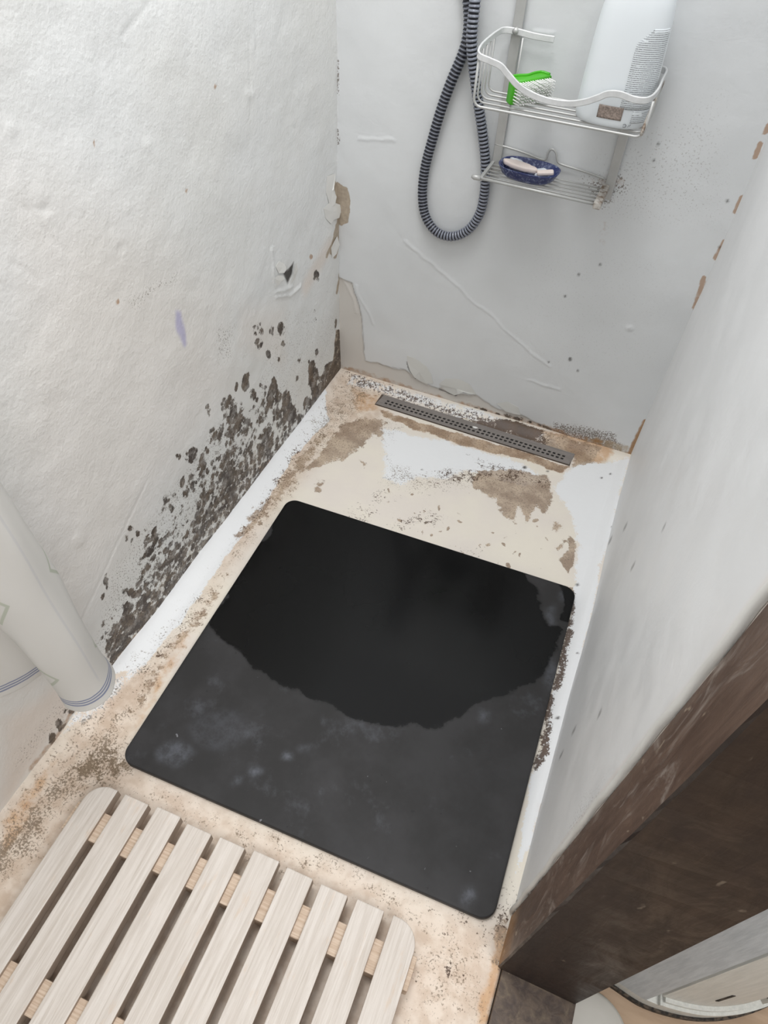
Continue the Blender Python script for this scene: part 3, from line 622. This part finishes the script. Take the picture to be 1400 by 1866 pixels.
dryc = t.mix(t.rng(t.noise(9, 6, .65), .38, .66), c(38, 37, 37), c(49, 48, 49)); dryc = t.mix(t.math('MULTIPLY', t.rng(t.noise(13, 5, .7, t.obj((1, 1, 1), (0, 0, 1))), .56, .76), .5), dryc, c(84, 86, 92))
dryc = t.mix(t.math('MULTIPLY', t.rng(t.noise(75, 2), .70, .76), .7), dryc, c(28, 28, 29)); dryc = t.mix(t.math('MULTIPLY', t.rng(t.noise(90, 2, .5, t.obj((1, 1, 1), (1, 0, 0))), .755, .80), .8), dryc, c(128, 128, 132))
at2 = t.n('ShaderNodeAttribute'); at2.attribute_name = 'lime'; dryc = t.mix(t.math('MULTIPLY', at2.outputs['Fac'], t.rng(t.noise(60, 5, .7), .3, .7, .1, .6)), dryc, c(120, 124, 134))
M['mat'] = t.fin(t.mix(wetm, dryc, t.mix(t.noise(6, 4), c(14, 14, 14), c(19, 19, 19))), t.mix(wetm, (.62,)*3+(1,), (.15,)*3+(1,)), spec=.5); t.put(t.b.inputs['Specular IOR Level'], t.math('MULTIPLY_ADD', wetm, -.14, .32))
# dense top grid so that the wet patch has its own outline
bm = prism_bm(rp, 0, .012, .0028, 3); me = bm_mesh('shower_mat', bm)
mat_o = link('shower_mat', me, M['mat'], loc=(mcen.x, mcen.y, Z0+.0003))
setp(mat_o, 'large square black stone mat with rounded corners, half wet, on the shower floor', 'mat')
def mat_masks(o):
    bm = bmesh.new(); bm.from_mesh(o.data); top = [f for f in bm.faces if f.normal.z > .99 and len(f.verts) > 10][0]
    loop = [v.co.xy.copy() for v in top.verts]; bvs = list(top.verts); bm.faces.remove(top)
    # concentric rings in towards the middle
    prev = bvs; cz = bvs[0].co.z; NR = 90; n = len(prev); base = [v.co.copy() for v in bvs]; rows = [bvs]
    # insert more points on long edges is not needed: rings are resampled below
    bm.free()
mat_masks(mat_o)
def grid_top(o):
    P = np.array([(p.x, p.y) for p in loc4]); nx = 170; s = Surf(2, 0, 0, 1, 0, 1, 1/nx); n = nx+1
    a, b_, d, e = P[3], P[2], P[1], P[0]    # bl, br, tr, tl
    U = s.U[:, None]; V = s.V[:, None]; XY = (a*(1-U)+b_*U)*(1-V)+(e*(1-U)+d*U)*V
    return s, XY
s_, XY = grid_top(mat_o)
mk = Surf(2, Z0+.012, 0, 1, 0, 1, 1/170); mk.U = XY[:,0]+mcen.x; mk.V = XY[:,1]+mcen.y
mk.wu = mk.U+.03*fbm(mk.U*22, mk.V*22, 5); mk.wv = mk.V+.03*fbm(mk.U*22+50, mk.V*22+9, 5)
mk.poly('wet', [(560,860),(380,1125),(415,1175),(470,1225),(530,1255),(600,1290),(660,1312),(730,1326),(800,1328),(850,1302),(920,1270),(970,1240),(1005,1200),(1030,1150),(1024,1140),(1003,1142),(992,1105),(975,1068),(955,1040),(900,980)], 1, .014)
mk.poly('wet', [(1015,1060),(1060,1070),(1048,1130),(1030,1128),(1024,1095)], .75, .006)
for cx, cy, rx, ry, v in ((315,1375,30,22,.55),(520,1380,8,6,1),(468,1403,9,6,.9),(434,1420,5,4,.9),(852,1635,12,14,1),(1022,1088,5,5,.8),(885,1308,8,5,.6),(560,1370,12,6,.4),(400,1330,60,40,.22),(1010,1125,8,22,.5),(1000,1225,12,24,.4)): mk.ell('lime', cx, cy, rx, ry, v, .010)
# sheet lying 0.1 mm above the slab body would be a second skin; instead rebuild the slab top from this grid
def build_mat():
    n = 171; inset = .0030; P = XY.copy(); C0 = np.array([mcen.x, mcen.y])*0; co = []
    R = .022
    quad = [np.array((p.x, p.y)) for p in loc4]; outline = np.array(rp)
    # pull grid points lying outside the rounded outline onto it
    def inside_pull(p):
        for i in range(4):
            b0 = quad[i]; a0 = quad[i-1]; d0 = quad[(i+1) % 4]; u = (a0-b0)/np.linalg.norm(a0-b0); v = (d0-b0)/np.linalg.norm(d0-b0)
            half = math.acos(np.clip(u@v, -1, 1))/2; cn = b0+(u+v)/np.linalg.norm(u+v)*(R/math.sin(half)); tl = R/math.tan(half)
            w_ = p-b0
            if w_@u < tl and w_@v < tl:
                dd = p-cn; l = np.linalg.norm(dd)
                if l > R: return cn+dd/l*R
        return p
    P = np.array([inside_pull(p) if min(np.linalg.norm(p-qq) for qq in quad) < .04 else p for p in P])
    idx = np.arange(n*n).reshape(n, n); ring = list(np.concatenate([idx[:,0], idx[-1,1:], idx[-2::-1,-1], idx[0,-2:0:-1]]))
    z = .012; vs = [(p[0]*.995, p[1]*.995, z) for p in P]; fs = [tuple(map(int, f)) for f in np.stack([idx[:-1,:-1], idx[1:,:-1], idx[1:,1:], idx[:-1,1:]], -1).reshape(-1, 4)]
    prev = ring
    for k, (sc, zz) in enumerate(((.998, .0117), (.9995, .0108), (1.0, .0095), (1.0, .002), (.998, .0003))):
        st = len(vs); vs += [(P[i][0]*sc, P[i][1]*sc, zz) for i in ring]; new = list(range(st, st+len(ring)))
        for i in range(len(ring)):
            j = (i+1) % len(ring); fs.append((prev[i], new[i], new[j], prev[j]))
        prev = new
    fs.append(tuple(prev[::-1])); me = mesh('shower_mat', vs, fs)
    for nm in ('wet', 'lime'):
        a = me.attributes.new(nm, 'FLOAT', 'POINT'); arr = np.zeros(len(vs), np.float32); arr[:n*n] = mk.ch(nm)
        for g in range(5): arr[n*n+g*len(ring):n*n+(g+1)*len(ring)] = mk.ch(nm)[ring]
        a.data.foreach_set('value', arr)
    return me
old = mat_o.data; mat_o.data = build_mat(); mat_o.data.materials.append(M['mat']); bpy.data.meshes.remove(old)
mat_o.data.polygons.foreach_set('use_smooth', [True]*len(mat_o.data.polygons))

# ------------------------------------------------------------------ white slatted duckboard
t = NT('white_washed_wood'); v = t.obj((55, 2.2, 55), rnd=True); g = t.noise(3.2, 7, .68, v, .8)
ln = t.noise(14, 3, .6, t.obj((60, 1.6, 10), rnd=True)); col = t.mix(t.rng(g, .32, .68), c(208, 200, 192), c(188, 178, 168))
col = t.mix(t.math('MULTIPLY', t.rng(ln, .58, .72), .35), col, c(156, 142, 126)); col = t.mix(t.math('MULTIPLY', t.rng(t.noise(22, 4, .6, t.obj((3, 1, 1), rnd=True)), .60, .75), .4), col, c(196, 168, 140))
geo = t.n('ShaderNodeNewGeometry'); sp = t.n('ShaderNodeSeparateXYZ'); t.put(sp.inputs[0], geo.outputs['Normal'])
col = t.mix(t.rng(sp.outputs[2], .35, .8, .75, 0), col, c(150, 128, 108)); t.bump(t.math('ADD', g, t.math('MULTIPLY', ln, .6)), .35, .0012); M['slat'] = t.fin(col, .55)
t = NT('raw_pale_wood'); g = t.noise(8, 4, .6, t.obj((1.5, 60, 10))); wv = t.noise(40, 2, .5, t.obj((1, 9, 1)))
t.bump(wv, .8, .002); M['batten'] = t.fin(t.mix(t.rng(g, .3, .7), c(204, 184, 164), c(180, 156, 134)), .65)
ZT = .030
A2 = at(229, 1446, 2, ZT); A9 = at(716-15, 1660, 2, ZT); A2r = at(271, 1466, 2, ZT); pitchv = (A9-A2r)/7; pitch = np.linalg.norm(pitchv); bang = math.atan2(pitchv[1], pitchv[0])
sw = np.linalg.norm(A2r-A2); ux = pitchv/pitch
org = A2r-ux*(sw/2)-pitchv                   # middle of the far end of the first slat
bdo = empty('duckboard', (org[0], org[1], Z0), 'white slatted wooden duckboard on the floor in front of the black mat', 'duckboard', rot=(0, 0, bang))
LEN = .46; zt = ZT-Z0; sth = .020
def slat_me(kind):
    if kind == 0: pts = rrect(-sw/2, sw/2, -LEN, 0, .0015, 2)
    else:
        r = .030; s_ = -1 if kind == 1 else 1
        pts = rrect(-sw/2, sw/2, -LEN, 0, r, 8, (1, 0, 0, 1) if s_ > 0 else (0, 1, 1, 0))
    return bm_mesh('slat', prism_bm(pts, zt-sth, zt, .0016, 2))
mid_me = slat_me(0)
for k in range(10):
    me = mid_me if 0 < k < 9 else slat_me(1 if k == 0 else 2)
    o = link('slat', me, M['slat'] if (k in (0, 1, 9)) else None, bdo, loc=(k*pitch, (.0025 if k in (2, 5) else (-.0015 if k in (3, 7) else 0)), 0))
bat_me = bm_mesh('batten', box_bm(-sw/2-.0065, 9*pitch+sw/2+.0065, -.020, .020, 0, zt-.006, .002))
for k, yy in enumerate((-.052, -.245, -.41)):
    link('batten', bat_me, M['batten'] if k == 0 else None, bdo, loc=(0, yy, 0.0003))

# ------------------------------------------------------------------ shower hose
t = NT('hose_plastic_dark'); M['hose_dark'] = t.fin(c(17, 19, 31), .45)
t = NT('hose_grey_rib'); g = t.noise(900, 3); M['hose_grey'] = t.fin(t.mix(t.rng(g, .4, .7), c(118, 122, 134), c(156, 160, 170)), .35, .1)
hp = [(838,-480,.016),(842,-250,.016),(846,-90,.016),(853,0,.014),(855,35,.013),(852,68,.013),(843,100,.013),(822,150,.013),(804,200,.013),(788,255,.013),(775,305,.013),(770,352,.013),(775,392,.013),(794,421,.013),(822,431,.013),(852,420,.013),
      (874,390,.013),(883,350,.013),(885,300,.014),(880,245,.016),(873,195,.020),(867,150,.027),(862,110,.031),(860,70,.034),(863,30,.034),(866,0,.032),(870,-90,.03),(878,-250,.03),(884,-480,.03)]
hpw = resample(catmull([at(x, y, 1, -d) for x, y, d in hp], 10), .00105)
rad = []; RH = .0083
for i in range(len(hpw)): rad.append(RH+(.0009 if (i % 6) in (0, 1, 2) else -.0004))
hm = tube('shower_hose', hpw, RH, 14, radii=rad); mi = []
for i in range(len(hpw)-1): mi += [(1 if (i % 6) in (0, 1, 2) else 0)]*14
mi += [0, 0]; ho = link('shower_hose', hm, [M['hose_dark'], M['hose_grey']], smooth=True); hm.polygons.foreach_set('material_index', mi)
setp(ho, 'ribbed navy and grey shower hose hanging in a loop against the back wall', 'hose')

# ------------------------------------------------------------------ shower caddy
t = NT('white_coated_metal'); n_ = t.noise(60, 4, .6); M['coat'] = t.fin(t.mix(t.rng(n_, .3, .7), c(214, 215, 215), c(200, 201, 201)), .4)
t = NT('satin_aluminium'); M['alu'] = t.fin(t.mix(t.noise(50, 3), c(196, 196, 194), c(176, 176, 174)), .42, .35)
t = NT('grimy_metal'); n_ = t.noise(70, 5, .7); M['grime'] = t.fin(t.mix(t.rng(n_, .4, .62), c(196, 192, 186), c(122, 104, 88)), .6, .2)
cy = empty('shower_caddy', (.42, 0, .55), 'white and silver two-tier wire shower caddy hung on the back wall', 'caddy')
def cad(name, me, mat, smooth=True, label=None):
    o = link(name, me, mat, cy, smooth=smooth); o.location = (-.42, 0, -.55)
    if label: o['label'] = label
    return o
YF, YB = -.118, -.014
XL, XR = at(868, 110, 1, YF)[0]+.002, .5560
ZB = .682
def up(xtop, xbot, z0, z1, wd):
    return bm_mesh('upright', box_bm(xbot-wd/2, xbot+wd/2, -.0095, -.0045, z0, z1+.3, .0015))
xl = at(935, 100, 1, -.009)[0]; cad('upright', up(xl, xl, .548, 1.02, .016), M['alu'], False)
xr = at(1122, 300, 1, -.009)[0]; cad('upright', up(xr, xr, .540, 1.02, .016), M['alu'], False)
rimp = [at(1010, 72, 1, YB)]+[at(*p, 1, YB) for p in ((975, 66), (940, 57))]
rimp += [np.array((rimp[-1][0]-.018, YB-.004, rimp[-1][2])), np.array((XL+.004, YB-.020, .762)), np.array((XL, (YF+YB)/2, .760)), np.array((XL-.001, YF+.014, .758))]
rimp += [at(*p, 1, YF) for p in ((873, 101), (893, 111), (912, 120), (926, 136), (945, 157), (968, 172), (1000, 184), (1035, 189), (1065, 186), (1090, 178), (1108, 171), (1130, 172), (1155, 181), (1176, 183))]
zr = rimp[-1][2]; rimp += [np.array((XR-.004, YF+.010, zr+.003)), np.array((XR, YF+.03, zr+.008)), np.array((XR, (YF+YB)/2, zr+.012)), np.array((XR, YB-.012, zr+.014)), np.array((XR-.012, YB, zr+.014)), np.array((XR-.05, YB, zr+.014))]
nsp = len(rimp)
cad('rim_band', band('rim_band', rimp, .0092, .0032, 6), M['coat'], False)
cad('rivet', tube('rivet', [np.array((xl, YB-.0055, rimp[2][2]+.001)), np.array((xl, YB+.006, rimp[2][2]+.001))], .0045, 14), M['alu'])
for k in range(6):
    f = k/5; y = YF+.003+(YB-.004-YF)*f*.98; zl = .755; zz = ZB+.0*f; rr = .012; x0 = XL+.001; x1 = XR-.001
    if k == 5: x0 = at(950, 90, 1, y)[0]; zl = rimp[1][2]-.004
    zrr = zr+.008 if k else zr
    pts = [(x0, y, zl)]+[(x0+rr-rr*math.cos(a), y, zz+rr-rr*math.sin(a)) for a in np.linspace(0, math.pi/2, 5)]
    pts += [(x1-rr+rr*math.sin(a), y, zz+rr-rr*math.cos(a)) for a in np.linspace(0, math.pi/2, 5)]+[(x1, y, zrr)]
    cad('basket_wire', tube('basket_wire', pts, .0016 if k else .0021, 8), M['alu'] if k < 5 else M['alu'])
# lower shelf
ZS = .562; YS = -.082; sl0 = at(866, 320, 1, YS)[0]; sl1 = at(1086, 378, 1, YS)[0]
for k in range(5):
    y = YS+.010+.0135*k; cad('shelf_wire', tube('shelf_wire', [(sl0+.012, y, ZS), (sl1-.001, y, ZS-.002)], .0015, 8), M['alu'])
cad('shelf_rod', tube('shelf_rod', [(sl0, YS, ZS), (sl1, YS, ZS-.002)], .0026, 10), M['alu'])
hb = [at(*p, 1, -.008) for p in ((902,262),(930,270),(960,280),(985,290),(995,290),(999,280),(1003,273),(1009,273),(1014,280),(1016,292),(1022,299),(1050,308),(1075,316),(1102,326))]
cad('back_wire', tube('back_wire', hb, .0019, 8, 5), M['alu'])
cad('end_bracket', bm_mesh('end_bracket', box_bm(sl1-.005, sl1+.008, YS-.006, -.009, ZS-.008, ZS+.004, .002)), M['grime'], False, 'limescaled end bracket')
cad('end_bracket', bm_mesh('end_bracket', box_bm(sl0+.008, sl0+.014, YS-.002, -.005, ZS-.004, ZS+.003, .0015)), M['alu'], False)
cad('end_cap', tube('end_cap', [(sl0-.006, YS, ZS), (sl0-.001, YS, ZS), (sl0+.010, YS, ZS)], .005, 12, radii=[.0022, .0046, .0044]), M['alu'])
cad('side_frame', tube('side_frame', [(XR, YF+.02, zr), (XR-.003, YF+.004, ZB+.02), (XR-.004, YF+.004, ZB+.004), (XR-.004, YB-.01, ZB+.004), (XR-.003, YB, ZB+.02), (XR, YB, zr)], .0024, 8, 4), M['grime'], True, 'grimy side wire')

# ------------------------------------------------------------------ white bottle
def sup(a, b, t, e=2.5):
    ct, st = math.cos(t), math.sin(t); return a*math.copysign(abs(ct)**(2/e), ct), b*math.copysign(abs(st)**(2/e), st)
bprof = [(.85, .0), (.93, .001), (.975, .005), (1.0, .013), (1.0, .03), (.985, .06), (.965, .09), (.935, .12), (.89, .145), (.82, .163), (.70, .178), (.52, .190), (.34, .197), (.27, .200), (.27, .212)]
BA, BB = .0545, .039
bt = empty('white_bottle', (.4975, -.0705, ZB+.0022), 'large white plastic bottle with small grey print standing in the caddy basket', 'bottle')
nb = 56; vs = []; fs = []
bp = catmull([(a, z, 0) for a, z in bprof], 4)
for a, z, _ in bp:
    for k in range(nb): x, y = sup(BA*a, BB*(a if a > .5 else a*1.2), 2*math.pi*k/nb); vs.append((x, y, z))
for i in range(len(bp)-1):
    for k in range(nb): fs.append((i*nb+k, i*nb+(k+1) % nb, (i+1)*nb+(k+1) % nb, (i+1)*nb+k))
fs.append(tuple(range(nb))[::-1]); fs.append(tuple((len(bp)-1)*nb+k for k in range(nb)))
t = NT('white_hdpe'); t.b.inputs['Subsurface Weight'].default_value = .15; t.b.inputs['Subsurface Radius'].default_value = (.01, .01, .01); t.b.inputs['Subsurface Scale'].default_value = .3; M['hdpe'] = t.fin(c(226, 231, 234), .32)
link('body', mesh('body', vs, fs), M['hdpe'], bt, smooth=True)
link('cap', bm_mesh('cap', lathe([(0, 0), (.0175, 0), (.018, .001), (.018, .026), (.016, .029), (0, .029)], 32)), M['hdpe'], bt, loc=(0, 0, .211), smooth=False)
def wid(z):
    Z = [p[1] for p in bp]; A = [p[0] for p in bp]; return float(np.interp(z, Z, A))
def shell_label(name, mat, th0, th1, z0, z1, off, ntz=18, nth=22, cut=0):
    vs = []; fs = []; uv = []
    for i in range(ntz+1):
        z = z0+(z1-z0)*i/ntz; a = wid(z)
        for k in range(nth+1):
            tt = th0+(th1-th0)*k/nth
            if cut and i > ntz*.82: tt = min(tt, th1-(th1-th0)*cut*(i-ntz*.82)/(ntz*.18)); tt = max(th0, tt)
            x, y = sup(BA*a+off, BB*a+off, -tt); vs.append((x, y, z)); uv.append((tt*.05, z))
    for i in range(ntz):
        for k in range(nth): fs.append((i*(nth+1)+k, i*(nth+1)+k+1, (i+1)*(nth+1)+k+1, (i+1)*(nth+1)+k))
    me = mesh(name, vs, fs); ul = me.uv_layers.new(name='UVMap')
    for l in me.loops: ul.data[l.index].uv = uv[l.vertex_index]
    o = link(name, me, mat, bt, smooth=True); md = o.modifiers.new('s', 'SOLIDIFY'); md.thickness = .00025; md.offset = 0; return o
t = NT('small_grey_print'); u = t.n('ShaderNodeUVMap'); sp = t.n('ShaderNodeSeparateXYZ'); t.put(sp.inputs[0], u.outputs[0])
row = t.math('MULTIPLY', sp.outputs[1], 1/.0025); fr = t.math('FRACT', row); rowid = t.math('FLOOR', row)
ink = t.math('MULTIPLY', t.rng(fr, .22, .34), t.rng(fr, .74, .86, 1.0, 0.0))
cb = t.n('ShaderNodeCombineXYZ'); t.put(cb.inputs[0], t.math('MULTIPLY', sp.outputs[0], 900)); t.put(cb.inputs[1], t.math('MULTIPLY', row, 1.6)); letters = t.rng(t.noise(1.0, 3, .7, cb.outputs[0]), .38, .5)
cb2 = t.n('ShaderNodeCombineXYZ'); t.put(cb2.inputs[0], t.math('MULTIPLY', sp.outputs[0], 40)); t.put(cb2.inputs[1], t.math('MULTIPLY', rowid, 7.3)); gaps = t.rng(t.noise(1.0, 1, .5, cb2.outputs[0]), .66, .70, 1.0, 0.0)
ink = t.math('MULTIPLY', t.math('MULTIPLY', ink, letters), gaps)
M['print'] = t.fin(t.mix(t.math('MULTIPLY', ink, .8), c(226, 231, 234), c(104, 106, 110)), .35)
o = shell_label('label', M['print'], math.radians(14), math.radians(80), .028, .128, .0004, cut=.35); o['label'] = 'panel of small grey print'
o = shell_label('label', M['print'], math.radians(12), math.radians(58), .010, .0275, .0004, 8, 14); 
t = NT('mottled_brown_patch'); M['patch'] = t.fin(t.mix(t.rng(t.noise(420, 4), .35, .65), c(128, 116, 108), c(168, 152, 142)), .5)
o = shell_label('patch', M['patch'], math.radians(74), math.radians(103), .0125, .0300, .0006, 6, 8); o['label'] = 'brown-grey mottled square patch'
t = NT('grey_print_mark'); M['mark'] = t.fin(c(92, 94, 98), .4)
def ringmark(th, z, r):
    pts = []
    for k in range(15):
        a = math.radians(20+k*22); tt = math.radians(th)+r*math.cos(a)/.045; x, y = sup(BA+.0004, BB+.0004, -tt); pts.append((x, y, z+r*math.sin(a)))
    return tube('symbol', pts, .00035, 6)
o = link('symbol', ringmark(66, .0066, .0022), M['mark'], bt); o['label'] = 'small grey ring recycling symbol'
pts = [(*sup(BA+.0004, BB+.0004, -math.radians(th)), z) for th, z in ((60, .005), (58, .008), (57, .006), (55, .009))]
link('symbol', tube('symbol', pts, .0003, 6), M['mark'], bt)['label'] = 'small grey zigzag symbol'

# ------------------------------------------------------------------ green nail brush
t = NT('green_plastic'); M['green'] = t.fin(c(72, 172, 30), .38); t = NT('white_bristle'); M['bristle'] = t.fin(c(232, 232, 230), .5)
pA = at(934, 184, 1, -.092); pB = at(1000, 160, 1, -.050); pA[2] = pB[2] = ZB+.0215
dx = pB-pA; blen = np.linalg.norm(dx)+.012; bang2 = math.atan2(dx[1], dx[0])+math.radians(9)
br = empty('nail_brush', tuple((pA+pB)/2), 'bright green nail brush with white bristles lying in the caddy basket', 'brush', rot=(math.radians(0), 0, bang2))
# local x along the brush, bristles point to local -y, local z = the brush's width
bm = bmesh.new(); H = .017; n = 26; prof_o = []; prof_i = []
for k in range(n+1):
    x = -blen/2+blen*k/n; e = 1-abs(2*k/n-1)**16; prof_o.append((x, .005+.015*e*(1-.30*math.exp(-((k/n-.5)/.16)**2))))
out = [(-blen/2, 0)]+prof_o+[(blen/2, 0)]
bm = prism_bm([(p[0], p[1]) for p in out][::-1], -H, H, .003, 3); g_o = link('handle', bm_mesh('handle', bm), M['green'], br, smooth=True)
# raised grip lip on the upper face
lip = [(p[0]*.96, p[1]-.001, H+.0005) for p in prof_o]; link('grip_lip', tube('grip_lip', lip, .0022, 8), M['green'], br, smooth=True)
bm = bmesh.new()
for i in range(15):
    for j in range(7):
        x = -blen/2+.004+(blen-.008)*i/14; z = -H+.004+(2*H-.008)*j/6; fx = random.uniform(-.0008, .0008); ln_ = .016+random.uniform(-.001, .001)
        rr = bmesh.ops.create_cone(bm, segments=5, radius1=.00115, radius2=.0008, depth=ln_, cap_ends=True)
        bmesh.ops.rotate(bm, verts=rr['verts'], cent=(0, 0, 0), matrix=Matrix.Rotation(math.pi/2, 3, 'X')); bmesh.ops.translate(bm, verts=rr['verts'], vec=(x+fx, -ln_/2+.001, z))
o = link('bristles', bm_mesh('bristles', bm), M['bristle'], br); o['kind'] = 'stuff'

# ------------------------------------------------------------------ soap dish and soaps
t = NT('blue_white_porcelain'); v = t.voro(85); n1 = t.noise(110, 4, .7, None, 1.5); pm = t.rng(t.math('ADD', n1, t.math('MULTIPLY', v, .15)), .56, .74)
M['china'] = t.fin(t.mix(t.math('MULTIPLY', pm, .6), t.mix(t.noise(30), c(24, 32, 84), c(46, 58, 106)), c(150, 160, 186)), .25)
dz = ZS+.0022; dcn = at(963, 316, 1, -.048)
dsh = empty('soap_dish', (dcn[0], -.048, dz), 'oval blue and white patterned porcelain soap dish on the lower caddy shelf', 'dish', rot=(0, 0, math.radians(-3)))
DA, DB = .0525, .0335; vs = []; fs = []; nd = 48
dpz = [(.60, .0), (.72, .001), (.88, .007), (1.0, .0185), (1.01, .0195), (.98, .020), (.94, .018), (.82, .009), (.66, .0045), (.3, .004), (0.02, .004)]
for a, z in dpz:
    for k in range(nd): x, y = sup(DA*a, DB*a, 2*math.pi*k/nd, 2.7); vs.append((x, y, z))
for i in range(len(dpz)-1):
    for k in range(nd): fs.append((i*nd+k, i*nd+(k+1) % nd, (i+1)*nd+(k+1) % nd, (i+1)*nd+k))
fs.append(tuple(range(nd))[::-1]); fs.append(tuple((len(dpz)-1)*nd+k for k in range(nd)))
link('bowl', mesh('bowl', vs, fs), M['china'], dsh, smooth=True)
def soap_mat(n, a, b): 
    t = NT(n); g = t.noise(60, 4); t.bump(g, .2, .001); return t.fin(t.mix(g, a, b), .45)
M['soap_p'] = soap_mat('pinkish_soap', c(238, 222, 214), c(226, 214, 208)); M['soap_w'] = soap_mat('white_soap', c(232, 234, 238), c(212, 220, 230))
def soap(cx, cy, a, b, h, z, rz, ry, mat, label, seed):
    random.seed(seed); n = 20; pts = []
    for k in range(n):
        x, y = sup(a, b, 2*math.pi*k/n, 3); w_ = 1+.10*math.sin(k*1.3+seed)+.05*math.sin(k*3.1+seed); pts.append((x*w_, y*w_))
    me = bm_mesh('soap', prism_bm(pts, -h/2, h/2, h*.36, 3)); o = link('soap', me, mat, None, loc=(dcn[0]+cx, -.048+cy, dz+z), rot=(0, ry, rz), smooth=True); setp(o, label, 'soap'); return o
soap(-.016, -.002, .029, .0105, .008, .0180, math.radians(-10), .03, M['soap_p'], 'long pinkish soap sliver across the left of the soap dish', 1)
soap(-.026, .014, .013, .006, .007, .0170, math.radians(-16), .05, M['soap_w'], 'small white soap piece behind the long pinkish sliver', 2)
soap(.020, .003, .013, .012, .009, .0110, .3, -.1, M['soap_w'], 'bluish white soap lump in the middle of the soap dish', 3)
soap(.0300, -.008, .015, .007, .006, .0180, math.radians(12), -.15, M['soap_p'], 'pale pink soap wedge at the right end of the soap dish', 4)

# ------------------------------------------------------------------ shower curtain
t = NT('printed_curtain'); u = t.n('ShaderNodeUVMap'); sp = t.n('ShaderNodeSeparateXYZ'); t.put(sp.inputs[0], u.outputs[0]); U_, V_ = sp.outputs[0], sp.outputs[1]
def stripe(val, centre, wd):
    d = t.math('ABSOLUTE', t.math('SUBTRACT', val, centre)); return t.rng(d, wd*.5, wd, 1.0, 0.0)
vv = t.math('ADD', V_, t.math('MULTIPLY', t.math('SUBTRACT', t.noise(25, 2, .5, u.outputs[0]), .5), .006))
st = t.math('MAXIMUM', stripe(vv, .0125, .0019), t.math('MAXIMUM', stripe(vv, .0175, .0017), stripe(vv, .0222, .0015)))
col = t.mix(t.math('MULTIPLY', st, .75), c(232, 230, 226), c(110, 124, 168))
# faint chequered diamonds in pale green and blue
dm = t.math('ADD', t.math('ABSOLUTE', t.math('SUBTRACT', t.math('FRACT', t.math('MULTIPLY', U_, 9.0)), .5)), t.math('ABSOLUTE', t.math('SUBTRACT', t.math('FRACT', t.math('MULTIPLY', V_, 6.5)), .5)))
dl = t.math('MULTIPLY', stripe(dm, .20, .03), t.rng(V_, .03, .06)); col = t.mix(t.math('MULTIPLY', dl, .4), col, c(150, 168, 128))
vs_ = t.math('MULTIPLY', stripe(t.math('FRACT', t.math('MULTIPLY', U_, 9.0)), .06, .018), t.rng(V_, .03, .05)); col = t.mix(t.math('MULTIPLY', vs_, .10), col, c(120, 132, 172))
t.fin(col, .6); tr = t.n('ShaderNodeBsdfTranslucent'); t.put(tr.inputs[0], col); ms = t.n('ShaderNodeMixShader'); ms.inputs[0].default_value = .35
t.put(ms.inputs[1], t.b.outputs[0]); t.put(ms.inputs[2], tr.outputs[0]); t.put(t.N['Material Output'].inputs[0], ms.outputs[0]); M['curtain'] = t.m
plan = [(.014, -1.125), (.022, -1.100), (.045, -1.078), (.066, -1.050), (.074, -1.030), (.088, -1.030), (.100, -1.048), (.122, -1.060), (.146, -1.052), (.160, -1.028), (.154, -1.002), (.132, -.990), (.104, -.998), (.072, -1.008), (.045, -1.000)]
plan2 = [(.014, -1.165), (.018, -1.150), (.026, -1.140), (.034, -1.128), (.042, -1.118), (.056, -1.110), (.076, -1.102), (.104, -1.092), (.134, -1.068), (.150, -1.036), (.146, -1.010), (.128, -.996), (.102, -.999), (.072, -1.008), (.045, -1.000)]
rs = lambda pln: resample([(p[0], p[1], 0) for p in catmull([(a, b, 0) for a, b in pln], 10)], .003)
pl = rs(plan); pm2 = rs(plan2); kk = np.linspace(0, 1, len(pl)); k2 = np.linspace(0, 1, len(pm2))
pm2 = np.stack([np.interp(kk, k2, pm2[:, q]) for q in range(3)], 1); ZH = .247; rows = 130
vs = []; fs = []; uv = []
cenp = pl.mean(0)
for j in range(rows+1):
    z = ZH+1.2*(j/rows)**1.5*1.0; hgt = z-ZH
    for i in range(len(pl)):
        f = float(sstep(0.0, .38, np.array(hgt)))*.85; x = pl[i][0]*(1-f)+pm2[i][0]*f; y = pl[i][1]*(1-f)+pm2[i][1]*f
        flare = .006*math.exp(-hgt/.03); dxy = (pl[i]-cenp)/(np.linalg.norm(pl[i]-cenp)+1e-6)
        wob = .016*(vnoise(np.array(i*.045+3), np.array(z*4.0))-.5)+.006*(vnoise(np.array(i*.12), np.array(z*11.0))-.5)
        vs.append((max(x+dxy[0]*(flare+wob), .0115), y+dxy[1]*(flare+wob), z-(0.006*math.sin(i*.05))*math.exp(-hgt/.1))); uv.append((i*.003, hgt))
NPL = len(pl)
for j in range(rows):
    for i in range(NPL-1): fs.append((j*NPL+i, j*NPL+i+1, (j+1)*NPL+i+1, (j+1)*NPL+i))
me = mesh('shower_curtain', vs, fs); ul = me.uv_layers.new(name='UVMap')
for l in me.loops: ul.data[l.index].uv = uv[l.vertex_index]
cu = link('shower_curtain', me, M['curtain'], smooth=True); md = cu.modifiers.new('s', 'SOLIDIFY'); md.thickness = .0009; md.offset = 0
setp(cu, 'white shower curtain with blue hem stripes hanging against the left wall', 'curtain')
